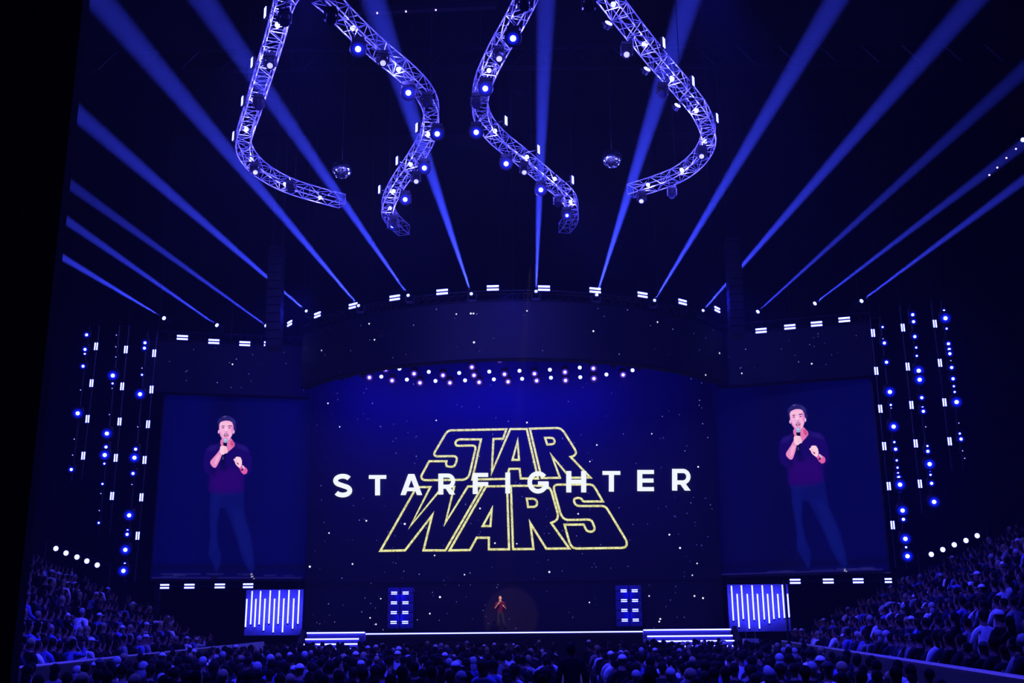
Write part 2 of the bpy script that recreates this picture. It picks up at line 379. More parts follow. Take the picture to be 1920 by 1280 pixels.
ref = {}
def man_picture(P, T):
    """T maps the pixel frame of the close view (x right, y down) to screen metres"""
    def g(pts): return [T(*p) for p in pts]
    s = (Vector(T(100, 0)) - Vector(T(0, 0))).length / 100      # metres per unit
    f = lambda pts: [((x - 370) * 8.536 / 3.878 - 0, 0) for x, y in pts]
    b2 = lambda pts: g([(x * 2.2011, (y * 2.2011) - 85.4) for x, y in pts])   # full-figure crop (origin 370,760 scale 3.878)
    tr, tr2 = (4, 12, 88), (8, 18, 100)
    # legs and trousers
    P.poly(b2([(98,590),(335,595),(345,800),(395,960),(412,1120),(415,1195),(385,1215),(345,1150),(315,1080),(290,980),(245,850),(205,745),(165,745),(142,880),(150,1010),(175,1090),(165,1160),(140,1215),(105,1130),(78,1080),(95,950),(88,760)]), tr, .05)
    P.poly(b2([(250,740),(320,760),(370,920),(405,1130),(375,1170),(320,1040),(285,900)]), tr2, .06, .7)
    P.poly(b2([(105,640),(180,640),(130,860),(135,1060),(95,1060),(100,850)]), tr2, .06, .5)
    P.poly(b2([(95,1262),(110,1232),(140,1235),(148,1262)]), (8, 6, 30), .02); P.poly(b2([(385,1240),(400,1222),(425,1262),(395,1262)]), (8, 6, 30), .02)
    for x, y, r in ((112, 1267, 3.5), (393, 1228, 4.5), (398, 1243, 5), (411, 1262, 5), (392, 1246, 3)): P.ell(*b2([(x, y)])[0], r * s * 2.2, r * s * 2.2, (215, 215, 255), .01)
    # shirt
    P.poly(g([(370,500),(300,535),(190,560),(140,610),(100,760),(88,840),(110,960),(170,1010),(215,1010),(205,1120),(185,1300),(720,1300),(735,1160),(745,1040),(810,1030),(865,960),(862,760),(835,640),(780,560),(640,515),(590,480)]), (20, 2, 88), .04)
    P.poly(g([(230,1000),(320,930),(640,930),(720,1020),(715,1240),(600,1300),(300,1300),(205,1240)]), (40, 0, 98), .22, .9)
    P.poly(g([(200,560),(300,540),(330,590),(250,640),(160,640)]), (34, 20, 110), .06, .6); P.poly(g([(620,520),(780,570),(830,650),(760,640),(650,590)]), (36, 22, 112), .06, .6)
    P.poly(g([(390,700),(450,690),(470,960),(370,960)]), (8, 2, 60), .06, .8)
    P.poly(g([(200,900),(300,930),(290,1060),(215,1010)]), (8, 2, 60), .06, .7)
    # neck
    P.poly(g([(372,470),(400,440),(540,440),(562,470),(597,520),(597,560),(560,600),(510,640),(490,660),(470,600),(380,560),(368,520)]), (232, 120, 175), .012)
    P.poly(g([(530,480),(565,480),(590,540),(560,580),(530,540)]), (200, 60, 110), .03, .8)
    P.poly(g([(300,545),(345,510),(372,520),(380,590),(330,600)]), (26, 10, 84), .02); P.poly(g([(600,500),(650,530),(640,600),(560,620),(500,665),(600,560)]), (26, 10, 88), .02)
    # hair
    P.poly(g([(322,180),(335,140),(375,105),(400,90),(440,75),(500,82),(560,105),(600,145),(622,185),(612,230),(628,280),(612,315),(590,320),(572,230),(540,170),(450,158),(380,180),(352,230),(350,290),(336,280),(330,220)]), (34, 28, 92), .02)
    P.poly(g([(410,90),(450,80),(470,95),(430,105)]), (90, 88, 150), .02, .7); P.poly(g([(520,110),(590,150),(605,200),(560,190)]), (44, 44, 118), .03, .8)
    # ears, face
    P.ell(*T(341, 335), 11 * s, 30 * s, (245, 190, 230)); P.ell(*T(583, 335), 12 * s, 32 * s, (240, 190, 235))
    P.poly(g([(352,215),(372,180),(410,165),(455,155),(520,163),(556,185),(574,225),(578,300),(566,360),(545,410),(520,450),(480,475),(430,472),(395,440),(365,385),(350,320)]), (248, 178, 218), .012)
    P.poly(g([(548,190),(574,240),(576,310),(560,370),(540,330),(545,250)]), (232, 120, 200), .03, .8)
    P.poly(g([(350,300),(365,385),(395,440),(420,470),(410,420),(375,350)]), (222, 130, 205), .03, .7)
    P.poly(g([(375,190),(540,185),(545,225),(480,235),(380,232)]), (255, 196, 220), .03, .7)
    P.poly(g([(384,252),(400,236),(436,236),(436,248),(404,250)]), (48, 18, 70), .01); P.poly(g([(490,246),(500,234),(540,234),(560,252),(540,248),(500,250)]), (48, 18, 70), .01)
    P.ell(*T(410, 271), 17 * s, 9 * s, (120, 60, 120), .01); P.ell(*T(516, 273), 17 * s, 9 * s, (120, 60, 120), .01)
    P.ell(*T(411, 271), 7 * s, 7 * s, (40, 15, 60), .006); P.ell(*T(515, 273), 7 * s, 7 * s, (40, 15, 60), .006)
    P.poly(g([(448,255),(470,255),(480,315),(460,330),(440,318)]), (255, 214, 232), .015, .8)
    P.poly(g([(440,322),(458,332),(482,320),(478,336),(446,336)]), (150, 60, 120), .012, .85)
    P.poly(g([(425,375),(440,350),(485,350),(500,375),(480,365),(445,366)]), (170, 110, 175), .015, .8)
    P.poly(g([(420,385),(445,372),(480,372),(500,385),(488,412),(455,420),(430,410)]), (105, 22, 66), .008)
    P.poly(g([(434,380),(488,380),(482,389),(440,390)]), (235, 190, 220), .006); P.poly(g([(432,398),(492,398),(480,416),(442,416)]), (226, 120, 170), .01)
    P.poly(g([(410,425),(500,425),(480,470),(430,470)]), (200, 130, 195), .03, .6)
    # right arm, hand, microphone
    P.poly(g([(345,640),(368,600),(395,620),(395,700),(360,790),(315,880),(290,910),(255,905),(220,865),(205,830),(215,795),(300,700)]), (238, 142, 198), .012)
    P.poly(g([(300,740),(345,690),(370,720),(300,850),(270,860)]), (250, 186, 215), .03, .7)
    P.poly(g([(412,505),(478,505),(474,560),(456,660),(440,760),(425,850),(395,855),(400,740),(420,600)]), (6, 2, 22), .012)
    P.poly(g([(408,730),(416,730),(414,780),(404,780)]), (90, 110, 180), .008)
    P.ell(*T(452, 478), 36 * s, 36 * s, (150, 176, 214), .012); P.ell(*T(447, 462), 18 * s, 14 * s, (200, 222, 235), .015, .8)
    P.poly(g([(362,590),(376,562),(420,558),(468,570),(476,600),(486,650),(480,675),(445,680),(420,700),(385,700),(360,660),(366,620)]), (255, 204, 222), .01)
    for y in (592, 622, 652): P.poly(g([(424, y), (476, y - 2), (476, y + 4), (424, y + 5)]), (215, 120, 160), .006, .8)
    # left hand, wrist, bracelet
    P.poly(g([(655,895),(700,855),(740,880),(790,920),(805,955),(790,1000),(745,1018),(705,985),(680,930)]), (226, 96, 165), .012)
    P.poly(g([(578,785),(590,765),(608,765),(612,742),(640,732),(690,742),(712,790),(714,850),(690,905),(665,905),(635,880),(610,850),(596,800)]), (255, 208, 224), .01)
    P.poly(g([(618,815),(636,830),(664,838),(660,862),(640,858)]), (170, 50, 100), .01)
    P.poly(g([(606,768),(616,790),(640,800),(616,800)]), (200, 100, 150), .008, .8)
    P.poly(g([(690,945),(735,915),(752,925),(712,965)]), (60, 20, 70), .008); P.poly(g([(715,880),(735,872),(760,925),(742,935)]), (214, 205, 240), .008)

def side_screen(a, b, top_z, label, head, shoe, swap, name='side_screen'):
    scr = Screen(a, b); root = empty(name, label, 'screen', scr.pt(scr.w / 2, 0), group=None)
    h = top_z - scr.o.z
    global ref
    h0, s0 = scr.uv(*head), scr.uv(*shoe)
    if not ref:
        base = Vector((421.6 - 370, 779.3 - 770)) * 8.536
        def T(x, y):
            q = scr.uv(370 + x / 8.536, 770 + y / 8.536); return (q.x, q.y)
        ref = dict(scr=scr, h0=h0, s0=s0, T=T)
    else:
        T0 = ref['T']; k = (h0.y - s0.y) / (ref['h0'].y - ref['s0'].y)
        def T(x, y):
            q = T0(x, y); return (h0.x + (q[0] - ref['h0'].x) * k, h0.y + (q[1] - ref['h0'].y) * k)
    x0, x1 = T(60, 0)[0], T(900, 0)[0]; y1, y0 = T(400, 50)[1], T(400, 1300)[1]
    us = np.unique(np.concatenate([np.linspace(0, scr.w, 150), np.linspace(x0, x1, 230)])); vs = np.unique(np.concatenate([np.linspace(0, h, 170), np.linspace(y0, y1, 330)]))
    P = Paint(us, vs)
    fl = T(400, 2590)[1]
    base = np.clip((P.V - fl) / .5, 0, 1); U = P.U / scr.w
    wob = .8 + .25 * np.sin(U * 5.2 + .6) ** 2
    blue = .062 * wob * (.8 + .2 * base)
    if swap: blue = .046 * (.75 + .35 * np.clip((U - .25) / .5, 0, 1) - .3 * np.exp(-((U - .42) / .12) ** 2))
    else: blue = blue * (1 - .45 * np.exp(-((U - .40) / .08) ** 2) * np.clip((P.V / h - .55) * 4, 0, 1))
    P.C[...] = np.stack([blue * .0, blue * .01, blue], -1)
    dk = T(400, 2500)[1]
    m = np.exp(-((P.V - dk) / .16) ** 2)[..., None]; P.C *= (1 - .55 * m)
    for i in range(9):                                           # glints on the pictured floor
        u = random.uniform(.05, .9) * scr.w; v = random.uniform(.1, fl * .95); w = random.uniform(.3, 1.6)
        P.poly([(u, v), (u + w, v), (u + w, v + .03), (u, v + .03)], (40, 40, 120), .03, .6)
    P.poly([(.05, .06), (scr.w - .3, .06), (scr.w - .3, .1), (.05, .1)], (48, 40, 130), .025, .6)
    man_picture(P, T)
    par(led_grid('picture', scr, us, vs, P.C, SM, None), root)
    par(MB().hexa([scr.pt(-.08, -.1, -.4), scr.pt(scr.w + .08, -.1, -.4), scr.pt(scr.w + .08, -.1, -.03), scr.pt(-.08, -.1, -.03)],
        [scr.pt(-.08, h + .1, -.4), scr.pt(scr.w + .08, h + .1, -.4), scr.pt(scr.w + .08, h + .1, -.03), scr.pt(-.08, h + .1, -.03)]).obj('screen_frame', M['black']), root)
    # support legs down to the floor
    for u in (.4, scr.w - .4):
        q = scr.pt(u, 0, -.25); par(MB().box((q.x, q.y, (q.z - .1) / 2), (.18, .18, q.z - .1)).obj('support_leg', M['dark']), root)
    return scr
la = at_y(283, 1085, 57.9); lb = at_y(576, 1086, 59.6); lb.z = la.z
left_scr = side_screen(la, lb, 15.4, 'left side screen showing a speaker in dark shirt holding a microphone', (421.6, 779.3), (473, 1081), False)
ra = at_y(1346, 1079, 59.6); rb = at_y(1667, 1077, 55.2); rb.z = ra.z
right_scr = side_screen(ra, rb, 15.4, 'right side screen showing a speaker in dark shirt holding a microphone', (1488.8, 757.8), (1582, 1073), True)

# ---------------------------------------------------------------- curved LED header and wings
ZT = at_y(960, 565, 50).z; ZB = ZT - 2.85
X0 = at_y(962, 600, 50).x
def header(name, pts, label, thick=.5):
    root = empty(name, label, 'screen', (pts[len(pts) // 2][0], pts[len(pts) // 2][1], ZB)); n = len(pts)
    f = MB(); bk = MB(); sp = []
    for i in range(n - 1):
        a, b = Vector((*pts[i], 0)), Vector((*pts[i + 1], 0)); u = (b - a).normalized(); nn = Vector((u.y, -u.x, 0))
        f.add([a + nn * .02 + Vector((0, 0, ZB)), b + nn * .02 + Vector((0, 0, ZB)), b + nn * .02 + Vector((0, 0, ZT)), a + nn * .02 + Vector((0, 0, ZT))], [(0, 1, 2, 3)])
        z0, z1 = Vector((0, 0, ZB - .05)), Vector((0, 0, ZT + .08))
        bk.hexa([a + z0, b + z0, b - nn * thick + z0, a - nn * thick + z0], [a + z1, b + z1, b - nn * thick + z1, a - nn * thick + z1])
        for _ in range(int((b - a).length * 3.2)):
            sp.append((a.lerp(b, random.random()) + Vector((0, 0, random.uniform(ZB + .1, ZT - .1))), nn, random.choice((.022, .026, .034)), random.choice((1, 2, 2, 2))))
        for x, y in bright + [(1112, 621), (1232, 604), (1522, 682), (1391, 700), (436, 683), (400, 737), (888, 588), (780, 690)]:
            q = at_plane(x, y, a, nn); t = (q - a).dot(u)
            if 0 <= t <= (b - a).length and ZB + .05 < q.z < ZT: sp.append((Vector((q.x, q.y, q.z)), nn, random.uniform(.04, .06), 0))
    par(f.obj('led_face', HM), root); par(bk.obj('cabinet', M['drape']), root); par(stars(None, sp, .04), root)
    return root
HM = mat('header_led_face', (.008, .008, .012), .6, emit=(0, 0, 1), strength=.0025); HM.cycles.emission_sampling = 'NONE'
RC = 13.8
cpts = [(X0 + RC * math.sin(R_(a)), 50 + RC - RC * math.cos(R_(a))) for a in np.linspace(-56, 56, 49)]
header('curved_header_screen', cpts, 'curved starry header screen hanging above the stage')
def zline(pxs, z): return [(q.x, q.y) for q in (at_z(x, y, z) for x, y in pxs)]
lp = zline([(268, 733), (420, 740), (580, 744)], ZB); rp = zline([(1346, 724), (1490, 715), (1642, 703)], ZB)
lp = [lp[0], lp[-1]]; rp = [rp[0], rp[-1]]
header('wing_header_screen', lp, 'long starry header screen above the left side screen')
header('wing_header_screen', rp, 'long starry header screen above the right side screen')

# dark pipe truss on top of each header (carries lamps)
UNIT = {}
def unit_rod(m, n=5):
    k = (m.name, n)
    if k not in UNIT: UNIT[k] = MB().cyl((0, 0, 0), (0, 0, 1), 1, n).mesh('rod', m)
    return UNIT[k]
def rod(name, a, b, r, m, parent=None, n=5):
    a, b = Vector(a), Vector(b); o = link(name, unit_rod(m, n)); d = b - a
    o.matrix_basis = Matrix.LocRotScale(a, d.to_track_quat('Z', 'Y'), (r, r, d.length))
    if parent is not None: par(o, parent)
    return o
def dark_truss(pts, z, label, h=.5, back=.9):
    root = empty('lighting_truss', label, 'truss', (pts[len(pts) // 2][0], pts[len(pts) // 2][1], z)); b = MB(); n = len(pts)
    c = []
    for i in range(n):
        p = Vector((*pts[i], 0)); q = Vector((*pts[min(i + 1, n - 1)], 0)) - Vector((*pts[max(i - 1, 0)], 0)); q.normalize(); nn = Vector((-q.y, q.x, 0))
        c.append([p + nn * t + Vector((0, 0, zz)) for t in (.1, .1 + .5) for zz in (z, z + h)])
    for k in range(4):
        bb = MB()
        for i in range(n - 1): bb.cyl(c[i][k], c[i + 1][k], .035, 5)
        par(bb.obj('chord', M['dark']), root)
    for i in range(n - 1):
        for k, l in ((0, 1), (2, 3), (0, 2), (1, 3)): b.cyl(c[i][k], c[i + 1][l], .02, 4); b.cyl(c[i][k], c[i][l], .02, 4)
    o = par(b.obj('bracing', M['dark']), root); o['kind'] = 'stuff'
    for i in (1, n // 2, n - 2): par(MB().cyl(c[i][1], c[i][1] + Vector((0, 0, 34.5 - z - h)), .02, 4).obj('hoist_chain', M['dark']), root)
    return root
dark_truss(cpts, ZT + .1, 'dark curved truss along the top of the central header screen')
def seg(pts, n): a, b = Vector(pts[0]), Vector(pts[1]); return [tuple(a.lerp(b, i / n)) for i in range(n + 1)]
dark_truss(seg(lp, 16), ZT + .1, 'dark straight truss on top of the left wing header screen')
dark_truss(seg(rp, 16), ZT + .1, 'dark straight truss on top of the right wing header screen')

# ---------------------------------------------------------------- fixtures
def strobe_meshes():
    h = MB().box((0, .09, 0), (.62, .14, .34)); 
    t = MB().box((0, 0, 0), (.58, .04, .085))
    br = MB().box((-.34, .12, 0), (.03, .06, .2)).box((.34, .12, 0), (.03, .06, .2)).box((0, .2, 0), (.71, .03, .06))
    return h.mesh('housing', M['black']), t.mesh('light_bar', M['led']), br.mesh('bracket', M['dark'])
SB = strobe_meshes()
def strobe(loc, yaw, label, group, vertical=False, sc=1.0, tilt=0):
    r = empty('strobe_light', label, 'stage light', loc, 0, group)
    r.rotation_euler = (tilt, R_(90) if vertical else 0, yaw); r.scale = (sc,) * 3
    link('housing', SB[0], r); link('light_bar', SB[1], r, (0, 0, .085)); link('light_bar', SB[1], r, (0, 0, -.085)); link('bracket', SB[2], r)
    return r
def head_meshes():
    base = MB().box((0, 0, -.06), (.36, .3, .12)).mesh('base', M['black'])
    yoke = MB().box((-.2, 0, -.28), (.05, .14, .34)).box((.2, 0, -.28), (.05, .14, .34)).box((0, 0, -.14), (.42, .14, .05)).mesh('yoke', M['dark'])
    hd = MB()
    for (z0, r0), (z1, r1) in zip([(.22, .10), (.16, .15), (-.02, .17), (-.2, .155)], [(.16, .15), (-.02, .17), (-.2, .155), (-.26, .165)]): hd.cyl((0, 0, z0), (0, 0, z1), r0, 12, r1)
    hd = hd.mesh('head', M['black'], False)
    def lens(m, r): return MB().cyl((0, 0, -.262), (0, 0, -.285), r, 14).mesh('lens', m)
    return base, yoke, hd, lens
HB, HY, HH, HL = head_meshes(); LENS = {}
def arm(root, start, path):
    near = min(path, key=lambda p: (p - Vector(start)).length); rod('hanging_arm', start, near - Vector((0, 0, .2)), .022, M['dark'], root)
def moving_head(loc, aim, label, group, m='lens', r=.12, sc=1.0, up=False, drop=0, ring=3.0):
    """loc = centre of the head (its pivot); the base sits above it (hung) or below (up)"""
    loc = Vector(loc); s = -1 if up else 1
    root = empty('moving_head_light', label, 'stage light', loc + Vector((0, 0, .33 * sc * s)), 0, group); root.scale = (sc,) * 3
    if up: root.rotation_euler = (math.pi, 0, 0)
    link('base', HB, root); link('yoke', HY, root)
    d = (Vector(aim) - loc).normalized()
    if up: d = Vector((d.x, -d.y, -d.z))
    q = (-d).to_track_quat('Z', 'Y').to_euler()
    h = link('head', HH, root, (0, 0, -.33), q)
    key = (m, round(r, 3))
    if key not in LENS: LENS[key] = HL(M[m], r)
    link('lens', LENS[key], h)
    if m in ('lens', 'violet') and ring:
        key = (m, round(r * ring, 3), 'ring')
        if key not in LENS: LENS[key] = MB().cyl((0, 0, -.255), (0, 0, -.270), r * ring, 18, r * ring * .9).mesh('halo_disc', M['ring' if m == 'lens' else 'vring'])
        link('halo_disc', LENS[key], h)  # glowing disc that draws the lamp's halo
    if drop: link('hanging_rod', MB().cyl((0, 0, 0), (0, 0, drop / sc), .02, 5).mesh('hanging_rod', M['dark']), root)
    return root
def par_meshes():
    can = MB().cyl((0, .22, 0), (0, 0, 0), .12, 14, .17, caps=True).mesh('housing', M['black'])
    d = MB().cyl((0, 0, 0), (0, -.012, 0), .16, 14)
    lens = MB().cyl((0, -.005, 0), (0, -.02, 0), .155, 16).mesh('lens', M['dim'] if 'dim' in M else M['parlens'])
    dio = MB()
    for k in range(19):
        rr, nn, o = ((0, 1, 0), (.062, 6, 1), (.122, 12, 7))[0 if k == 0 else (1 if k < 7 else 2)]
        t = 2 * math.pi * (k - o) / nn if nn > 1 else 0
        dio.cyl((rr * math.cos(t), -.02, rr * math.sin(t)), (rr * math.cos(t), -.03, rr * math.sin(t)), .028, 6)
    return can, lens, dio.mesh('diode_cluster', M['parlens']), MB().box((-.19, .1, 0), (.02, .05, .25)).box((.19, .1, 0), (.02, .05, .25)).box((0, .1, .13), (.4, .05, .02)).mesh('yoke', M['dark'])
M['dim'] = mat('lit_par_glass', (.6, .6, .6), .4, emit=(.3, .3, 1), strength=1.3); M['dim'].cycles.emission_sampling = 'NONE'
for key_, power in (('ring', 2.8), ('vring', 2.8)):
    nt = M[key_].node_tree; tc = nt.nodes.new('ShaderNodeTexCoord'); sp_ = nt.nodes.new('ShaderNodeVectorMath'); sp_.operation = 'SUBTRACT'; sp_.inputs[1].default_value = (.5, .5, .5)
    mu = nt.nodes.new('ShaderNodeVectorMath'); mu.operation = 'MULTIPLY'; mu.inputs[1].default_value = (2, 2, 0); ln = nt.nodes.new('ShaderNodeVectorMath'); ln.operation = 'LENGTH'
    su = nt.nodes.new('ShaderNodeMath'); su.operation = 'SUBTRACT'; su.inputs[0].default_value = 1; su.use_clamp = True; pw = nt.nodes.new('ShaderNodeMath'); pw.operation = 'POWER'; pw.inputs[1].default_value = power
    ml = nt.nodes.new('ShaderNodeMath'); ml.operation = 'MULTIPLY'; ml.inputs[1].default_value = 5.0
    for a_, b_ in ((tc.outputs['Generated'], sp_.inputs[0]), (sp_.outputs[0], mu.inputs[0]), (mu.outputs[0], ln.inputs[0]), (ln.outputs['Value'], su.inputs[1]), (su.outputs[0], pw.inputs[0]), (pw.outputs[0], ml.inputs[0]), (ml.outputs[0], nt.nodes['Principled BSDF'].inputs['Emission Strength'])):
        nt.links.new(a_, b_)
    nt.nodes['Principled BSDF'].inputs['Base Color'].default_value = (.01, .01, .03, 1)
PM = par_meshes()
def par_can(loc, yaw, label, group, sc=1.0, drop=0, tilt=0):
    r = empty('par_light', label, 'stage light', loc, yaw, group); r.scale = (sc,) * 3; r.rotation_euler = (tilt, 0, yaw)
    for nm, me in zip(('housing', 'lens', 'diodes', 'yoke'), PM): link(nm, me, r)
    if drop: link('hanging_rod', MB().cyl((0, .1, .13), (0, .1, drop / sc), .018, 5).mesh('hanging_rod', M['dark']), r)
    return r

# strobes on top of the headers
def on_header(px, py, z, wing=None):
    """point at height z above the px column of a header"""
    pl = wing or cpts; best = None
    for i in range(len(pl) - 1):
        a, b = Vector((*pl[i], 0)), Vector((*pl[i + 1], 0)); u = (b - a).normalized(); nn = Vector((u.y, -u.x, 0))
        q = at_plane(px, py, a + nn * .15, nn); t = (q - a).dot(u); l = (b - a).length
        e = max(0, -t, t - l)
        if best is None or e < best[0]: best = (e, q, math.atan2(u.y, u.x))
    return best[1], best[2]
cs = [(543, 606), (595, 590), (662, 573), (740, 558), (829, 547), (924, 539.5), (1020, 540), (1116, 544), (1205, 552.5), (1280, 566), (1345, 580)]
for i, (x, y) in enumerate(cs):
    q, yaw = on_header(x, y, 0)
    strobe(q, yaw, '%s twin-bar strobe from the left on top of the curved central header' % ORD[i], 'strobes along the central header')
    light('strobe_glow', 'SPOT', q + Vector((0, -.1, 0)), HALO_E * 1.2, DEEP, q + Vector((0, -10, -1)), 110, .8, .25)
for i, (x, y) in enumerate([(342, 632.5), (401, 640), (459, 644), (505, 644.5)]):
    q, yaw = on_header(x, y, 0, lp); strobe(q, yaw, '%s twin-bar strobe from the left on top of the left wing header' % ORD[i], 'strobes along the left wing header')
for i, (x, y) in enumerate([(1427, 619.5), (1481, 612.5), (1531, 607), (1583, 599)]):
    q, yaw = on_header(x, y, 0, rp); strobe(q, yaw, '%s twin-bar strobe from the left on top of the right wing header' % ORD[i], 'strobes along the right wing header')

# beam lights: (source px, a second point the beam passes, metres the second point is nearer)
beams = [((310, 597), (105, 475), 9, 'L'), ((410, 611), (113, 405), 11, 'L'), ((503, 612), (120, 338), 12, 'L'), ((578, 585), (130, 200), 15, 'C'), ((675, 575), (400, 252), 13, 'C'),
         ((768, 556), (500, 172), 14, 'C'), ((885, 553), (760, 180), 14, 'C'), ((1005, 550), (1024, 0), 15, 'C'), ((1118, 555), (1235, 180), 14, 'C'), ((1225, 566), (1480, 145), 14, 'C'),
         ((1315, 585), (1660, 190), 13, 'C'), ((1417, 587), (1800, 240), 12, 'R'), ((1524, 571), (1880, 300), 11, 'R'), ((1612, 566), (1900, 352), 10, 'R')]
nmr = {'L': 'left wing header', 'C': 'curved central header', 'R': 'right wing header'}; cnt = {'L': 0, 'C': 0, 'R': 0}
for (sx, sy), (tx, ty), near, w in beams:
    q, yaw = on_header(sx, sy, 0, {'L': lp, 'C': cpts, 'R': rp}[w]); q = q + Vector((0, .25, 0))
    t = at_y(tx, ty, q.y - near)
    lab = '%s beam light from the left throwing a haze beam upwards from the %s' % (ORD[cnt[w]], nmr[w]); cnt[w] += 1
    d = (t - q).normalized()
    moving_head(q, t, lab, 'beam lights on the ' + nmr[w], 'lens', .07 if w == 'C' else .10, 1.0, up=True, ring=0)
    k = {'L': .8, 'C': 1.0, 'R': .7}[w]
    light('beam', 'SPOT', q + d * .35, BEAM_E * k, BLUE, t, 3.1 if w == 'C' else 2.6, .6, .045)

# hanging lamps in front of the top of the main screen
vio = [(693.6, 706), (724, 690.7), (736, 711.8), (777, 699), (788, 716), (831, 702), (844, 716), (885, 686.7), (889, 702), (898.6, 715), (937, 673), (946, 700), (952.6, 714), (1002, 699), (1006, 712), (1059, 696), (1060, 711.5), (1112, 689), (1113, 708), (1167.6, 701)]
for i, (x, y) in enumerate(vio):
    q = at_y(x, y, 55.6 - .2 * math.cos(x / 90)); 
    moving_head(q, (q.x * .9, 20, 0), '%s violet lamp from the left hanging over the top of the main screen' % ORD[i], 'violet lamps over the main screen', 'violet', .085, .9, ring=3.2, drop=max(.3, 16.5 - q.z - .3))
    light('violet_light', 'SPOT', q + Vector((0, -.32, -.1)), ROW_E * .45, VIOLET, (q.x, 40, 0), 100, .9, .05)
    if i % 2 == 0: light('screen_wash', 'SPOT', q + Vector((0, .3, .1)), ROW_E * .42, DEEP, (q.x * 1.7, 59, q.z - 2.5), 160, 1, .1)
dsc = [(749, 691), (715, 706), (763, 711.5), (804, 697), (816.5, 714), (861, 699), (872, 713), (917.4, 696.6), (926, 711), (974, 695), (979, 710), (1031, 693), (1033, 708), (1087, 689), (1088, 707), (1138, 679), (1137, 702), (1186, 694)]
for i, (x, y) in enumerate(dsc):
    q = at_y(x, y, 55.2)
    par_can(q, 0, '%s round white lamp from the left hanging over the main screen' % ORD[i], 'white lamps over the main screen', .68, drop=max(.3, 16.5 - q.z))
hp = MB()
for z, Y in ((16.5, 55.3), (16.5, 55.6)):
    a, b = at_y(640, 700, Y), at_y(1290, 690, Y); hp.cyl((a.x, Y, z), (b.x, Y, z), .05, 6)
for k in range(14):
    x = a.x + (b.x - a.x) * k / 13; hp.cyl((x, 55.3, 16.5), (x, 55.6, 16.5), .03, 4)
for k in (1, 6, 12): x = a.x + (b.x - a.x) * k / 13; hp.cyl((x, 55.6, 16.5), (x, 55.6, 34.6), .02, 4)
tag(hp.obj('lighting_bar', M['dark']), 'dark double pipe behind the header carrying the hanging lamps', 'lighting bar')
# small dark hanging scanner lamps at the ends
for i, (x, y) in enumerate([(642, 706), (655, 702), (680, 700), (1150, 684), (1177, 684), (1198, 687), (1243, 690)]):
    q = at_y(x, y, 55.4); moving_head(q, (q.x, 50, 5), '%s unlit lamp from the left hanging over the main screen' % ORD[i], 'unlit lamps over the main screen', 'darklens', .1, .7, drop=max(.3, 16.5 - q.z - .23))

# ---------------------------------------------------------------- hanging serpentine trusses
ZTR = 19.3
def catmull(P, step):
    out = []
    P = [Vector(p) for p in P]; P = [P[0] * 2 - P[1]] + P + [P[-1] * 2 - P[-2]]
    for i in range(1, len(P) - 2):
        for k in range(20):
            t = k / 20; a, b, c, d = P[i - 1:i + 3]
            out.append(.5 * ((2 * b) + (c - a) * t + (2 * a - 5 * b + 4 * c - d) * t * t + (3 * b - a - 3 * c + d) * t ** 3))
    out.append(P[-2]); res = [out[0]]; acc = 0
    for a, b in zip(out, out[1:]):
        l = (b - a).length; 
        while l > 0 and acc + l >= step:
            f = (step - acc) / l; a = a.lerp(b, f); res.append(a.copy()); l = (b - a).length; acc = 0
        acc += l
    return res
def truss(pxs, label, wid=.50, hgt=.44, extra=()):
    P = [at_z(x, y, ZTR) for x, y in pxs] + [Vector(e) for e in extra]
    path = catmull([(p.x, p.y, ZTR) for p in P], .56)
    root = empty('curved_truss', label, 'truss', path[len(path) // 2]); n = len(path); c = []
    for i in range(n):
        t = (path[min(i + 1, n - 1)] - path[max(i - 1, 0)]).normalized(); nn = Vector((-t.y, t.x, 0))
        c.append([path[i] + nn * s * wid / 2 + Vector((0, 0, zz * hgt / 2)) for s, zz in ((-1, -1), (1, -1), (1, 1), (-1, 1))])
    for k in range(4):
        b = MB()
        for i in range(n - 1): b.cyl(c[i][k], c[i + 1][k], .025, 6)
        par(b.obj('chord', M['alu'], None, True), root)
    nb = 0; rest = MB()
    for i in range(n):
        for k in range(4):
            l = (k + 1) % 4
            L = []
            if i < n - 1: L.append((c[i][k], c[i + 1][l]) if (i + k) % 2 else (c[i][l], c[i + 1][k]))
            if i % 3 == 0 or k in (0, 2): L.append((c[i][k], c[i][l]))
            for a, b in L:
                if nb < 292: rod('brace', a, b, .014, M['alu'], root); nb += 1
                else: rest.cyl(a, b, .014, 5)
    if rest.v: o = par(rest.obj('bracing', M['alu']), root); o['kind'] = 'stuff'
    for i in range(4, n, max(6, n // 4)):
        rod('hoist_chain', path[i] + Vector((0, 0, hgt / 2)), path[i] + Vector((0, 0, 35.9 - ZTR)), .012, M['dark'], root, 5)
    return path
tA = [(642, 377), (600, 366), (545, 349), (500, 326), (470, 300), (456, 272), (460, 245), (475, 200), (490, 150), (506, 100), (522, 45), (534, 0)]
tB = [(758, 432), (735, 410), (727, 385), (745, 345), (775, 302), (800, 258), (809, 215), (800, 180), (768, 142), (706, 90), (655, 42), (615, 0)]
tC = [(1058, 428), (1073, 405), (1066, 370), (1030, 338), (978, 294), (930, 255), (903, 215), (903, 165), (928, 105), (962, 45), (985, 0)]
tD = [(1182, 358), (1225, 345), (1275, 325), (1312, 294), (1329, 256), (1315, 212), (1282, 168), (1232, 110), (1185, 52), (1145, 0)]
ext = lambda a, b: [(a[0] + (b[0] - a[0]) * .9, a[1] + (b[1] - a[1]) * .9)]
paA = truss(tA + [(552, -30)], 'leftmost curved aluminium truss hanging above the stalls, bent to the right at its far end')
paB = truss(tB + [(578, -28)], 'serpentine aluminium truss left of centre, hook-shaped at its far end')
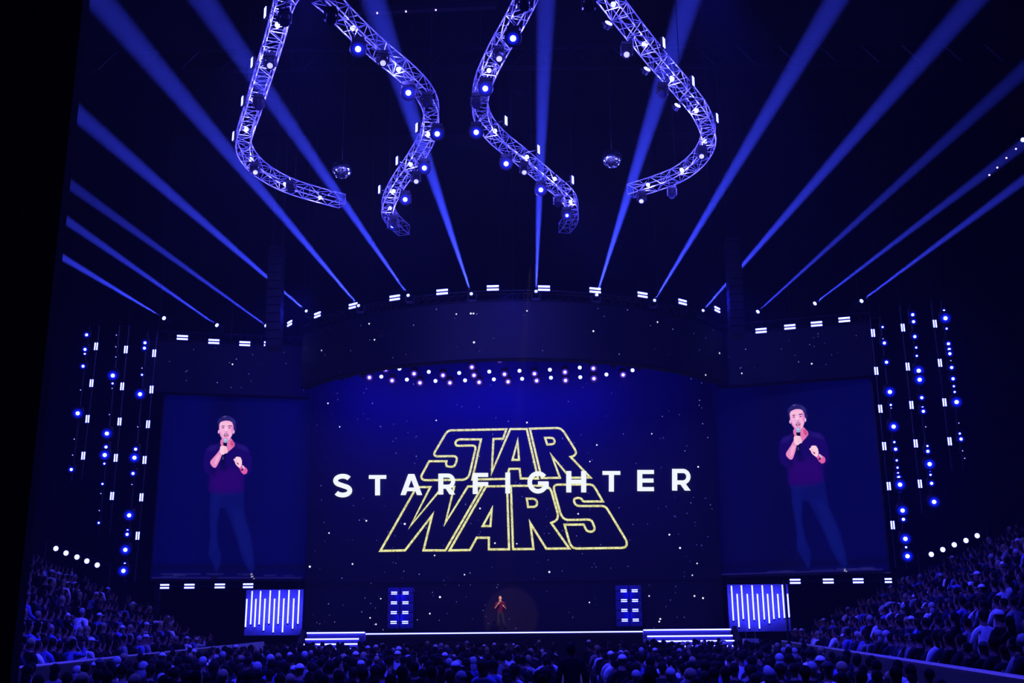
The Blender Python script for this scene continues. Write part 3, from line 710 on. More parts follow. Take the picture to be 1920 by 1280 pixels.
paC = truss(tC + [(998, -30)], 'serpentine aluminium truss right of centre, hooked downwards at its far end')
paD = truss(tD + [(1122, -30)], 'rightmost curved aluminium truss, its far end bent back to the left')

PTH = {'A': paA, 'B': paB, 'C': paC, 'D': paD}
TN = {'A': 'leftmost curved truss', 'B': 'serpentine truss left of centre', 'C': 'serpentine truss right of centre', 'D': 'rightmost curved truss'}
lamps = {'A': [(520, 47), (500, 115), (480, 181), (462, 242), (471, 298), (534, 345), (600, 370)], 'B': [(661, 53), (747, 130), (803, 251), (770, 308), (738, 358), (731, 390)],
         'C': [(967, 62), (917, 132), (928, 245), (988, 294), (1040, 335), (1070, 378)], 'D': [(1150, 8), (1208, 82), (1260, 148), (1306, 207), (1322, 265), (1278, 318), (1215, 346)]}
bulb = MB().sphere((0, 0, 0), .075, 10, 6).mesh('bulb', M['lens']); sock = MB().cyl((0, 0, .05), (0, 0, .2), .06, 8).mesh('socket', M['dark'])
for k, L in lamps.items():
    for i, (x, y) in enumerate(L):
        q = at_z(x, y, ZTR - .12); r = empty('truss_lamp', '%s small bright bulb inside the %s, counted from %s' % (ORD[i], TN[k], 'the top' if k in 'AD' else 'the top'), 'lamp', q, group='bulbs in the ' + TN[k])
        link('bulb', bulb, r); link('socket', sock, r)
        light('truss_light', 'POINT', q + Vector((0, 0, -.15)), TRUSS_E * .8, (.085, .072, 1), soft=.06)
        for dx in (-1, 1):
            light('truss_wash', 'POINT', q + Vector((dx * .9, -.5, -1.1)), TRUSS_E * .5, (.085, .072, 1), soft=.1)
# side strobes clamped to the trusses
ts = {'A': [(497, 23), (472, 117), (454, 189), (437, 255)], 'B': [(781, 239), (744, 301), (711, 355)], 'C': [(949, 226), (1010, 280), (1074, 337)], 'D': [(1245, 80), (1300, 152), (1345, 221)]}
for k, L in ts.items():
    pa_ = {'A': paA, 'B': paB, 'C': paC, 'D': paD}[k]
    for i, (x, y) in enumerate(L):
        q = at_z(x, y, ZTR); near = min(pa_, key=lambda p: (p - q).length); d = near - q
        r = strobe(q, R_(-60 if k in 'AB' else 60), '%s twin-bar strobe from the top clamped beside the %s' % (ORD[i], TN[k]), 'strobes beside the ' + TN[k], True, .55)
        rod('clamp_arm', q, near, .02, M['dark'], None, 5).name = 'clamp_arm'
        o = bpy.context.scene.collection.objects[-1]
        par_o = o; r_mat = r.matrix_basis.inverted(); par_o.parent = r; par_o.matrix_parent_inverse = r_mat
# bright aimed heads
bh = {'B': [(672, 92), (766, 174), (820, 251), (796, 315), (760, 374), (736, 424)], 'C': [(962, 72), (910, 166), (893, 248), (949, 307), (1014, 356), (1063, 404)]}
for k, L in bh.items():
    for i, (x, y) in enumerate(L):
        q = at_z(x, y, ZTR - .75); aim = (q.x * .3, 2, 3.2)
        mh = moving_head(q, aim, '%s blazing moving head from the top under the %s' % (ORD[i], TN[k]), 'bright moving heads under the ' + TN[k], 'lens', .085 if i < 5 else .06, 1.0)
        arm(mh, q + Vector((0, 0, .3)), PTH[k])
        light('head_light', 'SPOT', q + (Vector(aim) - q).normalized() * .4, HALO_E * 1.3, (.02, .06, 1), (q.x, q.y - 10, q.z - 8), 100, .9, .05)
dk = {'A': [(534, 37), (506, 118), (485, 195), (478, 318), (545, 352)], 'B': [(621, 33), (718, 113), (800, 190), (780, 335), (738, 416)], 'C': [(983, 8), (936, 105), (893, 192), (983, 318), (1046, 378)],
      'D': [(1104, 10), (1175, 97), (1242, 172), (1316, 288), (1260, 362), (1203, 372)]}
for k, L in dk.items():
    for i, (x, y) in enumerate(L):
        q = at_z(x, y, ZTR - .75)
        mh = moving_head(q, (q.x * .5, q.y - 12, 4), '%s dim moving head from the top slung under the %s' % (ORD[i], TN[k]), 'dim moving heads under the ' + TN[k], 'lensdim' if i % 2 else 'darklens', .1, .85)
        arm(mh, q + Vector((0, 0, .26)), PTH[k])
for i, (x, y) in enumerate([(1141, 44), (1213, 130), (1270, 198)]):
    q = at_z(x, y, ZTR - .35); mh = par_can(q, .5, '%s pinkish round lamp from the top on the inner side of the rightmost truss' % ORD[i], 'round lamps on the rightmost truss', .75, tilt=R_(-30)); arm(mh, q + Vector((0, .08, .05)), paD)
# mirror balls
for i, (x, y) in enumerate([(641, 317), (1147, 297)]):
    Y = 38; q = at_y(x, y, Y); r = 20 * Y / F * 1.0
    g = empty('mirror_ball', 'large faceted mirror ball hanging inside the %s pair of curved trusses' % ('left' if i == 0 else 'right'), 'mirror ball', q)
    b = MB()
    for j in range(1, 17):
        ph0, ph1 = math.pi * j / 18, math.pi * (j + 1) / 18; ns = max(6, int(36 * math.sin((ph0 + ph1) / 2)))
        for s in range(ns):
            t0, t1 = 2 * math.pi * s / ns, 2 * math.pi * (s + .93) / ns; e = (ph1 - ph0) * .05
            b.add([(r * math.sin(p) * math.cos(t), r * math.sin(p) * math.sin(t), r * math.cos(p)) for p, t in ((ph0 + e, t0), (ph1 - e, t0), (ph1 - e, t1), (ph0 + e, t1))], [(0, 1, 2, 3)])
    o = b.obj('mirror_facets', M['mirror'], g); o['kind'] = 'stuff'
    MB().sphere((0, 0, 0), r * .975, 24, 16).obj('ball_core', M['black'], g, True)
    MB().cyl((0, 0, r * .9), (0, 0, r * 1.12), .05, 8).obj('cap', M['dark'], g); MB().cyl((0, 0, r), (0, 0, 35.9 - q.z), .012, 5).obj('cable', M['dark'], g)
    for dx, e in ((-3, 2500), (3, 2500), (0, 1500)): light('ball_light', 'SPOT', q + Vector((dx, -4, -3)), e, (.2, .2, 1), q, 14, .3, .05)

# ---------------------------------------------------------------- line arrays
for x0, x1, y0, y1, side in ((506, 534, 470, 652, 'left'), (1359, 1386, 455, 628, 'right')):
    Y = 49.2; a, b = at_y((x0 + x1) / 2, y0, Y), at_y((x0 + x1) / 2, y1, Y); w = (x1 - x0) * Y / F
    g = empty('speaker_array', 'black hanging speaker line array at the %s end of the curved header' % side, 'speaker', a); n = 12; h = (a.z - b.z) / n; z = 0; yy = 0; cx = b.x
    for i in range(n):
        t = R_(i * .9); z -= h; c = Vector((0, yy, z + h / 2)); yy += math.sin(t) * h
        rot = Matrix.Rotation(-t, 3, 'X')
        MB().box(c, (w, .7, h * .92), rot).obj('speaker_cabinet', M['black'], g)
        if i in (0,): MB().box((0, 0, .12), (w * .9, .6, .12)).obj('flying_frame', M['dark'], g)
    for s in (-1, 1): MB().cyl((s * w * .35, 0, .15), (s * w * .35, 0, 35.9 - a.z), .02, 5).obj('hoist_chain', M['dark'], g)

# ---------------------------------------------------------------- light ladders beside the side screens
def ladder(side, ci, Y, strobes, bulbs):
    pos = {0: 'outermost', 1: 'middle', 2: 'innermost'}[ci]
    S_ = [at_y(x, y, Y) for x, y in strobes]; L_ = [(at_y(x, y, Y), s) for x, y, s in bulbs]
    sx = sum(p.x for p in S_) / len(S_); lx = sum(p.x for p, s in L_) / len(L_)
    top = max([p.z for p in S_] + [p.z for p, s in L_]) + .5; bot = min([p.z for p in S_] + [p.z for p, s in L_]) - .5
    nm = '%s light ladder %s of the %s side screen' % (pos, side, side)
    g = empty('light_ladder', 'dark hanging ladder of lamps, ' + nm, 'light ladder', (lx, Y + .11, top), group='light ladders')
    fits = []
    for PP in (S_, [p for p, s in L_]):
        a1, b1 = np.polyfit([p.z for p in PP], [p.x for p in PP], 1); fits.append(lambda z, a1=a1, b1=b1: a1 * z + b1 - lx)
    for f in fits: MB().cyl((f(top), 0, 0), (f(bot), 0, bot - top), .035, 6).obj('pipe', M['dark'], g)
    for k in range(int((top - bot) / 1.2) + 1): MB().cyl((fits[0](top - k * 1.2), 0, -k * 1.2), (fits[1](top - k * 1.2), 0, -k * 1.2), .02, 5).obj('rung', M['dark'], g)
    for f in fits: MB().cyl((f(top), 0, 0), (f(top), 0, 35.9 - top), .005, 4).obj('hoist_chain', M['dark'], g)
    for i, p in enumerate(S_):
        strobe(p, 0, '%s upright twin-bar strobe from the top, %s' % (ORD[i], nm), 'strobes on the %s ladder on the %s' % (pos, side), True, .62)
    for i, (p, s) in enumerate(L_):
        m, r, sc = {3: ('lens', .085, 1.0), 2: ('lens', .075, .8), 1: ('lens', .07, .55), 0: ('lensdim', .05, .5)}[s]
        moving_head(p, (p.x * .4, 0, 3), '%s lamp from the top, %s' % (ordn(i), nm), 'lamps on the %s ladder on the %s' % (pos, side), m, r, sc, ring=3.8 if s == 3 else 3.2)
        if s >= 1: light('ladder_light', 'SPOT', p + Vector((0, -.3, 0)), HALO_E * (.0, .3, 1.2, 3)[s], DEEP, (p.x * .8, p.y - 14, p.z - 8), 100, .9, .05)
ladder('left', 0, 50, [(180, 649), (171.5, 718), (164, 785), (156, 854)],
       [(163.7, 627.7, 2), (160.7, 655, 2), (160, 663, 1), (157, 686.5, 2), (152, 731, 0), (147.4, 774.8, 3), (140, 823, 0), (137, 853, 0), (135, 880, 2)])
ladder('left', 1, 50, [(236, 655), (229, 724), (224, 790), (217, 858), (210, 929.5)],
       [(219, 628, 0), (218, 650, 0), (218, 669, 0), (213, 704, 3), (212, 718.7, 1), (211, 728, 0), (206, 777, 0), (202, 812.7, 3), (200, 838, 2), (198, 853, 3), (196.5, 869, 1), (193, 907, 1), (190, 925, 0), (187, 957, 0), (186, 980, 1)])
ladder('left', 2, 50, [(289, 662), (284, 730), (277.5, 795), (271, 862), (265, 932), (258, 1004)],
       [(273, 642.6, 2), (272, 652.6, 2), (267, 690, 0), (267, 702.5, 1), (264, 739, 3), (259, 800, 0), (255.5, 842, 2), (253.6, 858, 3), (250.6, 887.5, 2), (248, 908, 0), (243.7, 966, 3), (243, 975, 1), (240, 994, 1), (239.6, 1001.7, 2), (236.5, 1030.6, 3), (235, 1056.5, 1), (233, 1070, 3)])
ladder('right', 2, 48, [(1636.9, 624), (1643, 695), (1650.7, 766), (1658, 836), (1666.6, 911), (1673.8, 984)],
       [(1654, 613, 1), (1655, 635, 0), (1657, 643, 2), (1661, 679, 2), (1667, 734.7, 3), (1669.4, 759, 1), (1670, 765, 0), (1673, 791.6, 1), (1674, 799.7, 3), (1676, 828.7, 1), (1678, 842, 2), (1680.5, 863, 1), (1682, 876.6, 1), (1683, 887, 1), (1684, 895, 2), (1686, 908.5, 3), (1686.8, 919.6, 1), (1689.5, 946, 1), (1690.8, 957, 3), (1692.6, 973.4, 2), (1696, 1010, 3), (1698, 1025.7, 1), (1700, 1042.6, 3)])
ladder('right', 1, 48, [(1693, 614), (1702, 687), (1709, 759), (1717, 831), (1725, 906.6)],
       [(1710, 590, 2), (1711.6, 603, 2), (1714, 631, 2), (1717, 651.5, 1), (1718, 667, 1), (1721, 695, 3), (1722.7, 711.7, 3), (1727, 745.5, 2), (1729, 763.7, 1), (1730, 771, 2), (1735, 800, 0), (1738, 836, 1), (1738.4, 846, 2), (1741.4, 870, 3), (1742.8, 881.8, 1), (1743.8, 890, 1), (1745.4, 906, 2), (1749.7, 940.8, 3)])
ladder('right', 0, 48, [(1753, 606.6), (1762.5, 680), (1771, 754), (1780.7, 827)],
       [(1769, 582, 1), (1771, 596.6, 3), (1774, 616, 1), (1777, 644.5, 2), (1778.5, 655, 2), (1779.6, 663, 2), (1782, 676, 0), (1783, 689, 2), (1785.6, 710, 2), (1787.5, 724, 1), (1789, 734.7, 1), (1791.8, 753.7, 3), (1797, 793, 0), (1798.6, 812.7, 1), (1800.5, 823, 2), (1804, 845, 0), (1808, 859, 0)])

# strobes under the side screens
for side, Y, L in (('left', 58.2, [(307.5, 1099), (355, 1099), (412, 1099), (465, 1099)]), ('right', 56.0, [(1491, 1089.5), (1553, 1088.5), (1609, 1087.5), (1662, 1086.5)])):
    P_ = [at_y(x, y, Y) for x, y in L]
    bar = MB().cyl((P_[0].x - .6, Y + .25, P_[0].z), (P_[-1].x + .6, Y + .25, P_[0].z), .05, 6)
    for x in (P_[0].x - .5, P_[-1].x + .5): bar.cyl((x, Y + .25, P_[0].z), (x, Y + .25, 0), .06, 6)
    tag(bar.obj('lighting_bar', M['dark']), 'dark lamp bar on posts below the %s side screen' % side, 'lighting bar')
    for i, p in enumerate(P_): strobe(Vector((p.x, Y, P_[0].z)), 0, '%s twin-bar strobe from the left in the row below the %s side screen' % (ORD[i], side), 'strobes below the %s side screen' % side, sc=.92)
# round pars at the stand ends
for side, L in (('left', [(105, 1028), (124, 1036.5), (144.5, 1044), (163, 1051.5), (182.5, 1059)]), ('right', [(1746, 1039), (1767.5, 1030), (1789, 1021), (1811, 1013), (1832, 1004)])):
    Y = 50.6; P_ = [at_y(x, y, Y) for x, y in L]; d = (P_[-1] - P_[0]).normalized()
    a, b = P_[0] - d * .6 + Vector((0, .15, .2)), P_[-1] + d * .6 + Vector((0, .15, .2))
    bar = MB().cyl(a, b, .04, 6)
    for q in (a, b): bar.cyl(q, (q.x, q.y, 0), .04, 6)
    tag(bar.obj('lighting_bar', M['dark']), 'sloping dark lamp bar behind the top of the %s seating stand' % side, 'lighting bar')
    for i, p in enumerate(P_):
        par_can(p, 0, '%s round lamp from the left on the sloping bar above the %s stand' % (ORD[i], side), 'round lamps above the %s stand' % side, .78)
        light('par_glow', 'SPOT', p + Vector((0, -.1, 0)), HALO_E * .5, DEEP, p + Vector((0, -10, -2)), 110, .9, .1)

# ---------------------------------------------------------------- stage
YF = 54.0
ea, eb = at_y(560, 1184, YF), at_y(1376, 1180, YF)
st = struct(MB().hexa([(ea.x, YF, 0), (eb.x, YF, 0), (eb.x, 59, 0), (ea.x, 59, 0)], [(ea.x, YF, ZS), (eb.x, YF, ZS), (eb.x, 59, ZS), (ea.x, 59, ZS)]).obj('stage_platform', M['stage']))
tag(st, 'low black stage platform in front of the main screen', 'stage', kind='structure')
s0, s1 = at_y(683, 1185, YF - .04), at_y(1212, 1180.5, YF - .04)
tag(MB().box(((s0.x + s1.x) / 2, YF - .04, ZS - .02), (s1.x - s0.x, .05, .055)).obj('stage_edge_strip', M['strip']), 'thin white light strip along the front edge of the stage', 'light strip')
for side, xa, xb, xc in (('left', 578, 686, 677), ('right', 1368, 1205, 1210)):
    Yk = YF - .02; a = at_y(xa, 1183, Yk).x; b = at_y(xb, 1183, Yk).x; c = at_y(xc, 1183, Yk).x
    g = empty('stage_steps', 'broad black stage steps with glowing white nosings on the %s' % side, 'steps', ((a + c) / 2, Yk, 0))
    for k in range(4):
        z1 = ZS - k * .23 + (.08 if k == 0 else .02); y1 = Yk - .34 * (k + 1); 
        x0_, x1_ = min(a, c), max(a, c)
        if k == 0: x0_, x1_ = min(a, b), max(a, b)
        o = MB().box(((x0_ + x1_) / 2, Yk - .17 - .34 * k, z1 / 2), (x1_ - x0_, .34, z1)).obj('tread', M['tubepanel']); par(o, g)
        o = MB().box(((x0_ + x1_) / 2, y1 - .02, z1 - .03), (x1_ - x0_, .04, .06)).obj('light_nosing', M['strip']); par(o, g)
    e = a + (-.25 if side == 'left' else .25)
    o = MB().hexa([(e - .1, Yk - 1.5, 0), (e + .1, Yk - 1.5, 0), (e + .1, Yk, 0), (e - .1, Yk, 0)], [(e - .1, Yk - 1.5, .9), (e + .1, Yk - 1.5, .9), (e + .1, Yk, ZS + .2), (e - .1, Yk, ZS + .2)]).obj('side_panel', M['concrete']); par(o, g)
# blinder stacks standing on the stage
for side, cols in (('left', [(739, 1111.5), (760.5, 1111.5)]), ('right', [(1169.5, 1107.3), (1190, 1107)])):
    Y = 57.6; base = [at_y(x, y, Y) for x, y in cols]; dz = .5
    g = empty('blinder_frame', 'dark upright frame at the %s of the stage wall holding eight blinders' % side, 'stage frame', ((base[0].x + base[1].x) / 2, Y + .15, ZS))
    for x in (base[0].x - .5, (base[0].x + base[1].x) / 2, base[1].x + .5): par(MB().cyl((x, Y + .15, ZS), (x, Y + .15, base[0].z + .4), .03, 6).obj('post', M['dark']), g)
    for j in range(4):
        z = base[0].z - j * .497
        par(MB().cyl((base[0].x - .5, Y + .115, z), (base[1].x + .5, Y + .115, z), .025, 5).obj('crossbar', M['dark']), g)
        for i, p in enumerate(base):
            strobe(Vector((p.x, Y, z)), 0, '%s blinder from the top, %s column of the stack at the %s of stage' % (ORD[j], ('left', 'right')[i], side), 'blinders at the %s of the stage' % side, sc=.54)
    x_ = (base[0].x + base[1].x) / 2; z_ = base[0].z - .75
    par(MB().box((x_, Y + .5, z_), (1.35, .05, 2.1)).obj('added_glow_panel', M['tubepanel']), g)  # panel added to catch a glow between the blinders
    for dz_ in (.55, -.55): light('panel_fill', 'POINT', (x_, Y + .22, z_ + dz_), 5, DEEP, soft=.1)  # unseen point lamps added to light that panel

# neon tube walls
nl = [(473, 1107.7, 1170), (463, 1122.5, 1175), (488.8, 1107.7, 1170), (480, 1122.5, 1175), (507, 1106.7, 1168.5), (497, 1122, 1181.5), (524, 1106.7, 1169), (515, 1122, 1185), (542, 1106, 1168), (532.4, 1121.5, 1185), (561, 1106, 1169), (551, 1121.5, 1178)]
nr = [(1371.4, 1098, 1163), (1382, 1113, 1175), (1390, 1097, 1160), (1401, 1113, 1178), (1410, 1097, 1162), (1420, 1113, 1178), (1429, 1097, 1161), (1439, 1113, 1168), (1447, 1097, 1160), (1458, 1113, 1158), (1466.6, 1096, 1158), (1476.6, 1113, 1157)]
for side, L, Y in (('left', nl, 56.8), ('right', nr, 56.8)):
    P_ = [(at_y(x, y, Y), at_y(x, yb, Y)) for x, y, yb in L]; L2 = sorted(P_, key=lambda p: p[0].x)
    x0, x1 = L2[0][0].x - .15, L2[-1][0].x + .15; zb = min(p[1].z for p in P_) - .1; zt = max(p[0].z for p in P_)
    bk = tag(MB().box(((x0 + x1) / 2, Y + .45, (zt + zb) / 2), (x1 - x0, .12, zt - zb + .1)).obj('backing_wall', M['tubepanel']), 'pale backing wall behind the upright glowing tubes %s of the stage' % side, 'panel')
    for i, (p, q) in enumerate(L2):
        g = empty('light_tube', '%s upright glowing tube from the left on the wall %s of the stage' % (ORD[i], side), 'light tube', (p.x, Y, q.z), group='glowing tubes %s of the stage' % side)
        h = p.z - q.z
        MB().cyl((0, 0, 0), (0, 0, h), .036, 8).obj('tube', M['tube'], g); MB().cyl((0, 0, -.08), (0, 0, 0), .05, 8).obj('end_cap', M['dark'], g)
        for z in (h * .2, h * .8): MB().box((0, .22, z), (.03, .4, .03)).obj('clip', M['dark'], g)
# pale boxes beside the stands
a, b, c = at_y(405, 1211, 46), at_y(494, 1202, 49), at_y(404, 1228, 46)
tag(MB().hexa([(a.x, 46, 0), (b.x, 49, 0), (b.x, 49.15, 0), (a.x, 46.15, 0)], [(a.x, 46, a.z), (b.x, 49, b.z), (b.x, 49.15, b.z), (a.x, 46.15, a.z)]).obj('barrier_panel', M['pale']), 'pale barrier panel at the far end of the left stand', 'barrier')
a, b = at_y(1394, 1197, 47), at_y(1421, 1200, 47)
g = empty('equipment_case', 'small pale equipment case on legs at the far end of the right stand', 'case', ((a.x + b.x) / 2, 47, 0))
MB().box((0, 0, a.z - .15), (b.x - a.x, .5, .3)).obj('case', M['pale'], g)
for s in (-1, 1):
    for t in (-1, 1): MB().cyl((s * .25, t * .2, 0), (s * .25, t * .2, a.z - .3), .02, 5).obj('leg', M['dark'], g)
for s in (-1, 1): MB().cyl((s * .2, 0, a.z), (s * .2, 0, a.z + .45), .012, 5).obj('pole', M['alu'], g)
# near black drape on the left
xe = at_y(87, 640, 10).x; b = MB(); n = 26; vs_ = []
for i in range(n + 1):
    x = xe - i * .13; y = 10 + .07 * math.sin(i * 1.9); vs_ += [(x, y, 0), (x, y, 11)]
for i in range(n + 1):
    x = xe - i * .13; y = 10.16 + .07 * math.sin(i * 1.9); vs_ += [(x, y, 0), (x, y, 11)]
fs = []
for i in range(n):
    a = 2 * i; fs.append((a, a + 1, a + 3, a + 2)); a += 2 * (n + 1); fs.append((a, a + 2, a + 3, a + 1))
m2 = 2 * (n + 1); fs += [(0, m2, m2 + 1, 1), (2 * n, 2 * n + 1, m2 + 2 * n + 1, m2 + 2 * n)]
b.add(vs_, fs); tag(b.obj('black_drape', M['drape']), 'tall black drape hanging close on the left edge', 'drape')
# catwalk lamps far up
cw = empty('catwalk', 'dark catwalk beam under the roof at the top of the picture', 'catwalk', (0, 40, 28))
q0 = at_y(690, 24, 44); q1 = at_y(890, 12, 44)
par(MB().hexa([(q0.x - 1, 44, q0.z + .02), (q1.x + 1, 44, q1.z + .02), (q1.x + 1, 44.3, q1.z + .02), (q0.x - 1, 44.3, q0.z + .02)], [(q0.x - 1, 44, q0.z + .3), (q1.x + 1, 44, q1.z + .3), (q1.x + 1, 44.3, q1.z + .3), (q0.x - 1, 44.3, q0.z + .3)]).obj('beam', M['dark']), cw)
for x in (q0.x, q1.x): par(MB().cyl((x, 44.2, q0.z), (x, 44.2, 35.9), .03, 5).obj('hanger', M['dark']), cw)
tiny = MB().sphere((0, 0, 0), .04, 8, 5).mesh('bulb', M['violet'])
for i, (x, y) in enumerate([(707, 25), (761, 22), (797, 18), (817, 19), (872, 14)]):
    q = at_y(x, y, 44.05) + Vector((0, .05, .04)); tag(link('catwalk_lamp', tiny, None, q), '%s tiny lamp from the left under the dark roof catwalk' % ORD[i], 'lamp', 'tiny catwalk lamps')
rw = [(1918, 262), (1905, 279), (1887, 296), (1870, 314), (1855, 328)]
q0, q1 = at_y(1935, 245, 46), at_y(1848, 336, 46)
tag(MB().cyl(q0 + Vector((0, .06, 0)), q1 + Vector((0, .06, 0)), .05, 5).cyl(q0 + Vector((0, .1, 0)), (q0.x, q0.y + .1, 35.9), .03, 5).obj('sloping_bar', M['dark']), 'dark sloping bar of tiny lamps at the upper right', 'lighting bar')
for i, (x, y) in enumerate(rw):
    tag(link('bar_lamp', tiny if i else MB().sphere((0, 0, 0), .1, 10, 6).mesh('bulb', M['lens']), None, at_y(x, y, 46)), '%s tiny lamp down the sloping bar at the upper right' % ORD[i], 'lamp', 'tiny lamps at the upper right')

# ---------------------------------------------------------------- people
def skin_mesh(joints, edges, levels, mats, region):
    """joints: name -> (x, y, z, rx, ry); one continuous body surface, material picked by region(center)"""
    names = list(joints); idx = {n: i for i, n in enumerate(names)}
    me = bpy.data.meshes.new('tmp'); me.from_pydata([joints[n][:3] for n in names], [(idx[a], idx[b]) for a, b in edges], [])
    o = bpy.data.objects.new('tmp', me); C.objects.link(o)
    o.modifiers.new('skin', 'SKIN').use_smooth_shade = True
    sv = me.skin_vertices[0].data
    for i, n in enumerate(names):
        j = joints[n]; sv[i].radius = (j[3], j[4] if len(j) > 4 else j[3])
    sv[0].use_root = True
    if levels: s = o.modifiers.new('sub', 'SUBSURF'); s.levels = levels; s.render_levels = levels
    dg = bpy.context.evaluated_depsgraph_get(); dg.update(); out = bpy.data.meshes.new_from_object(o.evaluated_get(dg))
    bpy.data.objects.remove(o)
    out.materials.clear()
    for m in mats: out.materials.append(m)
    for p in out.polygons: p.material_index = region(p.center); p.use_smooth = True
    return out

SKINM = mat('skin', (.26, .15, .11), .6)
SH = {'pale shirt': (.55, .55, .57), 'white top': (.8, .8, .82), 'grey top': (.22, .22, .24), 'blue top': (.12, .13, .4), 'dark top': (.015, .015, .02), 'black jacket': (.004, .004, .005), 'navy shirt': (.012, .014, .04), 'dark hoodie': (.008, .008, .01)}
SHM = {k: mat('cloth_' + k.replace(' ', '_'), v, .85) for k, v in SH.items()}
TRO = mat('dark_trousers', (.015, .015, .025), .9)
HR = {'dark-haired': mat('dark_hair', (.006, .005, .005), .8), 'brown-haired': mat('brown_hair', (.02, .012, .01), .8), 'fair-haired': mat('fair_hair', (.32, .26, .16), .55), 'grey-haired': mat('grey_hair', (.35, .35, .36), .6)}
CAPM = {'pale cap': mat('pale_cap', (.7, .7, .72), .8), 'dark cap': mat('dark_cap', (.03, .03, .04), .8)}

def round_head(me, c, R=(.077, .097, .118), z0=-.115, z1=-.06):
    for v in me.vertices:
        d = v.co - Vector(c)
        if d.z < z0 or math.hypot(d.x, d.y) > .17 or d.length < 1e-4: continue
        k = min(1, (d.z - z0) / (z1 - z0)); k = k * k * (3 - 2 * k); n = d.normalized()
        rad = 1 / math.sqrt((n.x / R[0]) ** 2 + (n.y / R[1]) ** 2 + (n.z / R[2]) ** 2); t = n * rad
        if t.y > 0: rad += .022 * math.exp(-(t.x / .013) ** 2 - ((t.z + .018) / .02) ** 2)
        rad += .018 * math.exp(-((t.y + .005) / .016) ** 2 - ((t.z + .005) / .026) ** 2) * (abs(t.x) > .05)
        v.co = v.co.lerp(Vector(c) + n * rad, k)
    me.update()
def seated(hands, lean=0.0):
    J = {'pelvis': (0, 0, .50, .155, .12), 'spine': (lean * .4, -.02, .76, .155, .12), 'chest': (lean, .0, .95, .13, .11), 'neck': (lean * 1.2, .015, 1.11, .062), 'jaw': (lean * 1.3, .05, 1.19, .068, .078),
         'skull': (lean * 1.35, .03, 1.275, .085, .098), 'crown': (lean * 1.35, .02, 1.345, .06, .07)}
    E_ = [('pelvis', 'spine'), ('spine', 'chest'), ('chest', 'neck'), ('neck', 'jaw'), ('jaw', 'skull'), ('skull', 'crown')]
    for s, n in ((1, 'r'), (-1, 'l')):
        el, wr, hd = hands[0 if s == 1 else 1]
        J['cl' + n] = (s * .075 + lean, 0, 1.035, .062); J['sh' + n] = (s * .18 + lean, 0, .975, .07); J['el' + n] = (*el, .046); J['wr' + n] = (*wr, .034); J['hd' + n] = (*hd, .042, .03)
        J['hip' + n] = (s * .10, .07, .5, .092); J['kn' + n] = (s * .14, .46, .51, .068); J['an' + n] = (s * .14, .47, .12, .045); J['ft' + n] = (s * .15, .60, .045, .04)
        E_ += [('chest', 'cl' + n), ('cl' + n, 'sh' + n), ('sh' + n, 'el' + n), ('el' + n, 'wr' + n), ('wr' + n, 'hd' + n), ('pelvis', 'hip' + n), ('hip' + n, 'kn' + n), ('kn' + n, 'an' + n), ('an' + n, 'ft' + n)]
    hs = [Vector(J['hdr'][:3]), Vector(J['hdl'][:3])]; ws = [Vector(J['wrr'][:3]), Vector(J['wrl'][:3])]
    nz, nx = 1.10, lean * 1.2
    def region(c):
        if c.z > nz - .02 and abs(c.x - nx) < .12 and (c.z > 1.13 or abs(c.x - nx) < .07): return 0
        for h, w in zip(hs, ws):
            if (c - h).length < .1 or (c - w).length < .07: return 0
        return 2 if (c.z < .60 and c.y > .02) or c.z < .5 else 1
    return J, E_, region, lean
POSES = [seated([((.25, .06, .77), (.15, .30, .63), (.07, .37, .61)), ((-.25, .06, .77), (-.15, .30, .63), (-.07, .37, .61))]),
         seated([((.24, .1, .78), (.02, .22, .84), (-.06, .2, .86)), ((-.24, .1, .78), (-.02, .25, .80), (.07, .24, .78))], .02),
         seated([((.23, .16, .82), (.09, .22, 1.03), (.05, .17, 1.10)), ((-.25, .06, .77), (-.13, .30, .64), (-.06, .36, .62))], -.04),
         seated([((.24, .16, .86), (.06, .33, .98), (.02, .38, 1.06)), ((-.24, .16, .86), (-.06, .33, .98), (-.02, .38, 1.06))]),
         seated([((.3, .0, .78), (.3, .25, .7), (.28, .33, .69)), ((-.25, .06, .77), (-.16, .30, .63), (-.08, .37, .61))], .06),
         seated([((.27, .14, .98), (.17, .2, 1.22), (.15, .22, 1.31)), ((-.25, .06, .77), (-.15, .30, .63), (-.07, .37, .61))])]
HI = [skin_mesh(p[0], p[1], 2, [SKINM, SHM['pale shirt'], TRO], p[2]) for p in POSES]
def slim(J): return {n: (*v[:3], *[q * (.76 if n in ('jaw', 'skull', 'crown', 'neck') else .88) for q in v[3:]]) for n, v in J.items()}
LO = [skin_mesh(slim(p[0]), p[1], 0, [SKINM, SHM['pale shirt'], TRO], p[2]) for p in POSES]
for h, p in zip(HI, POSES): h.name = 'seated_body'; round_head(h, (p[3] * 1.35, .025, 1.265), (.076, .094, .112), -.10, -.05)
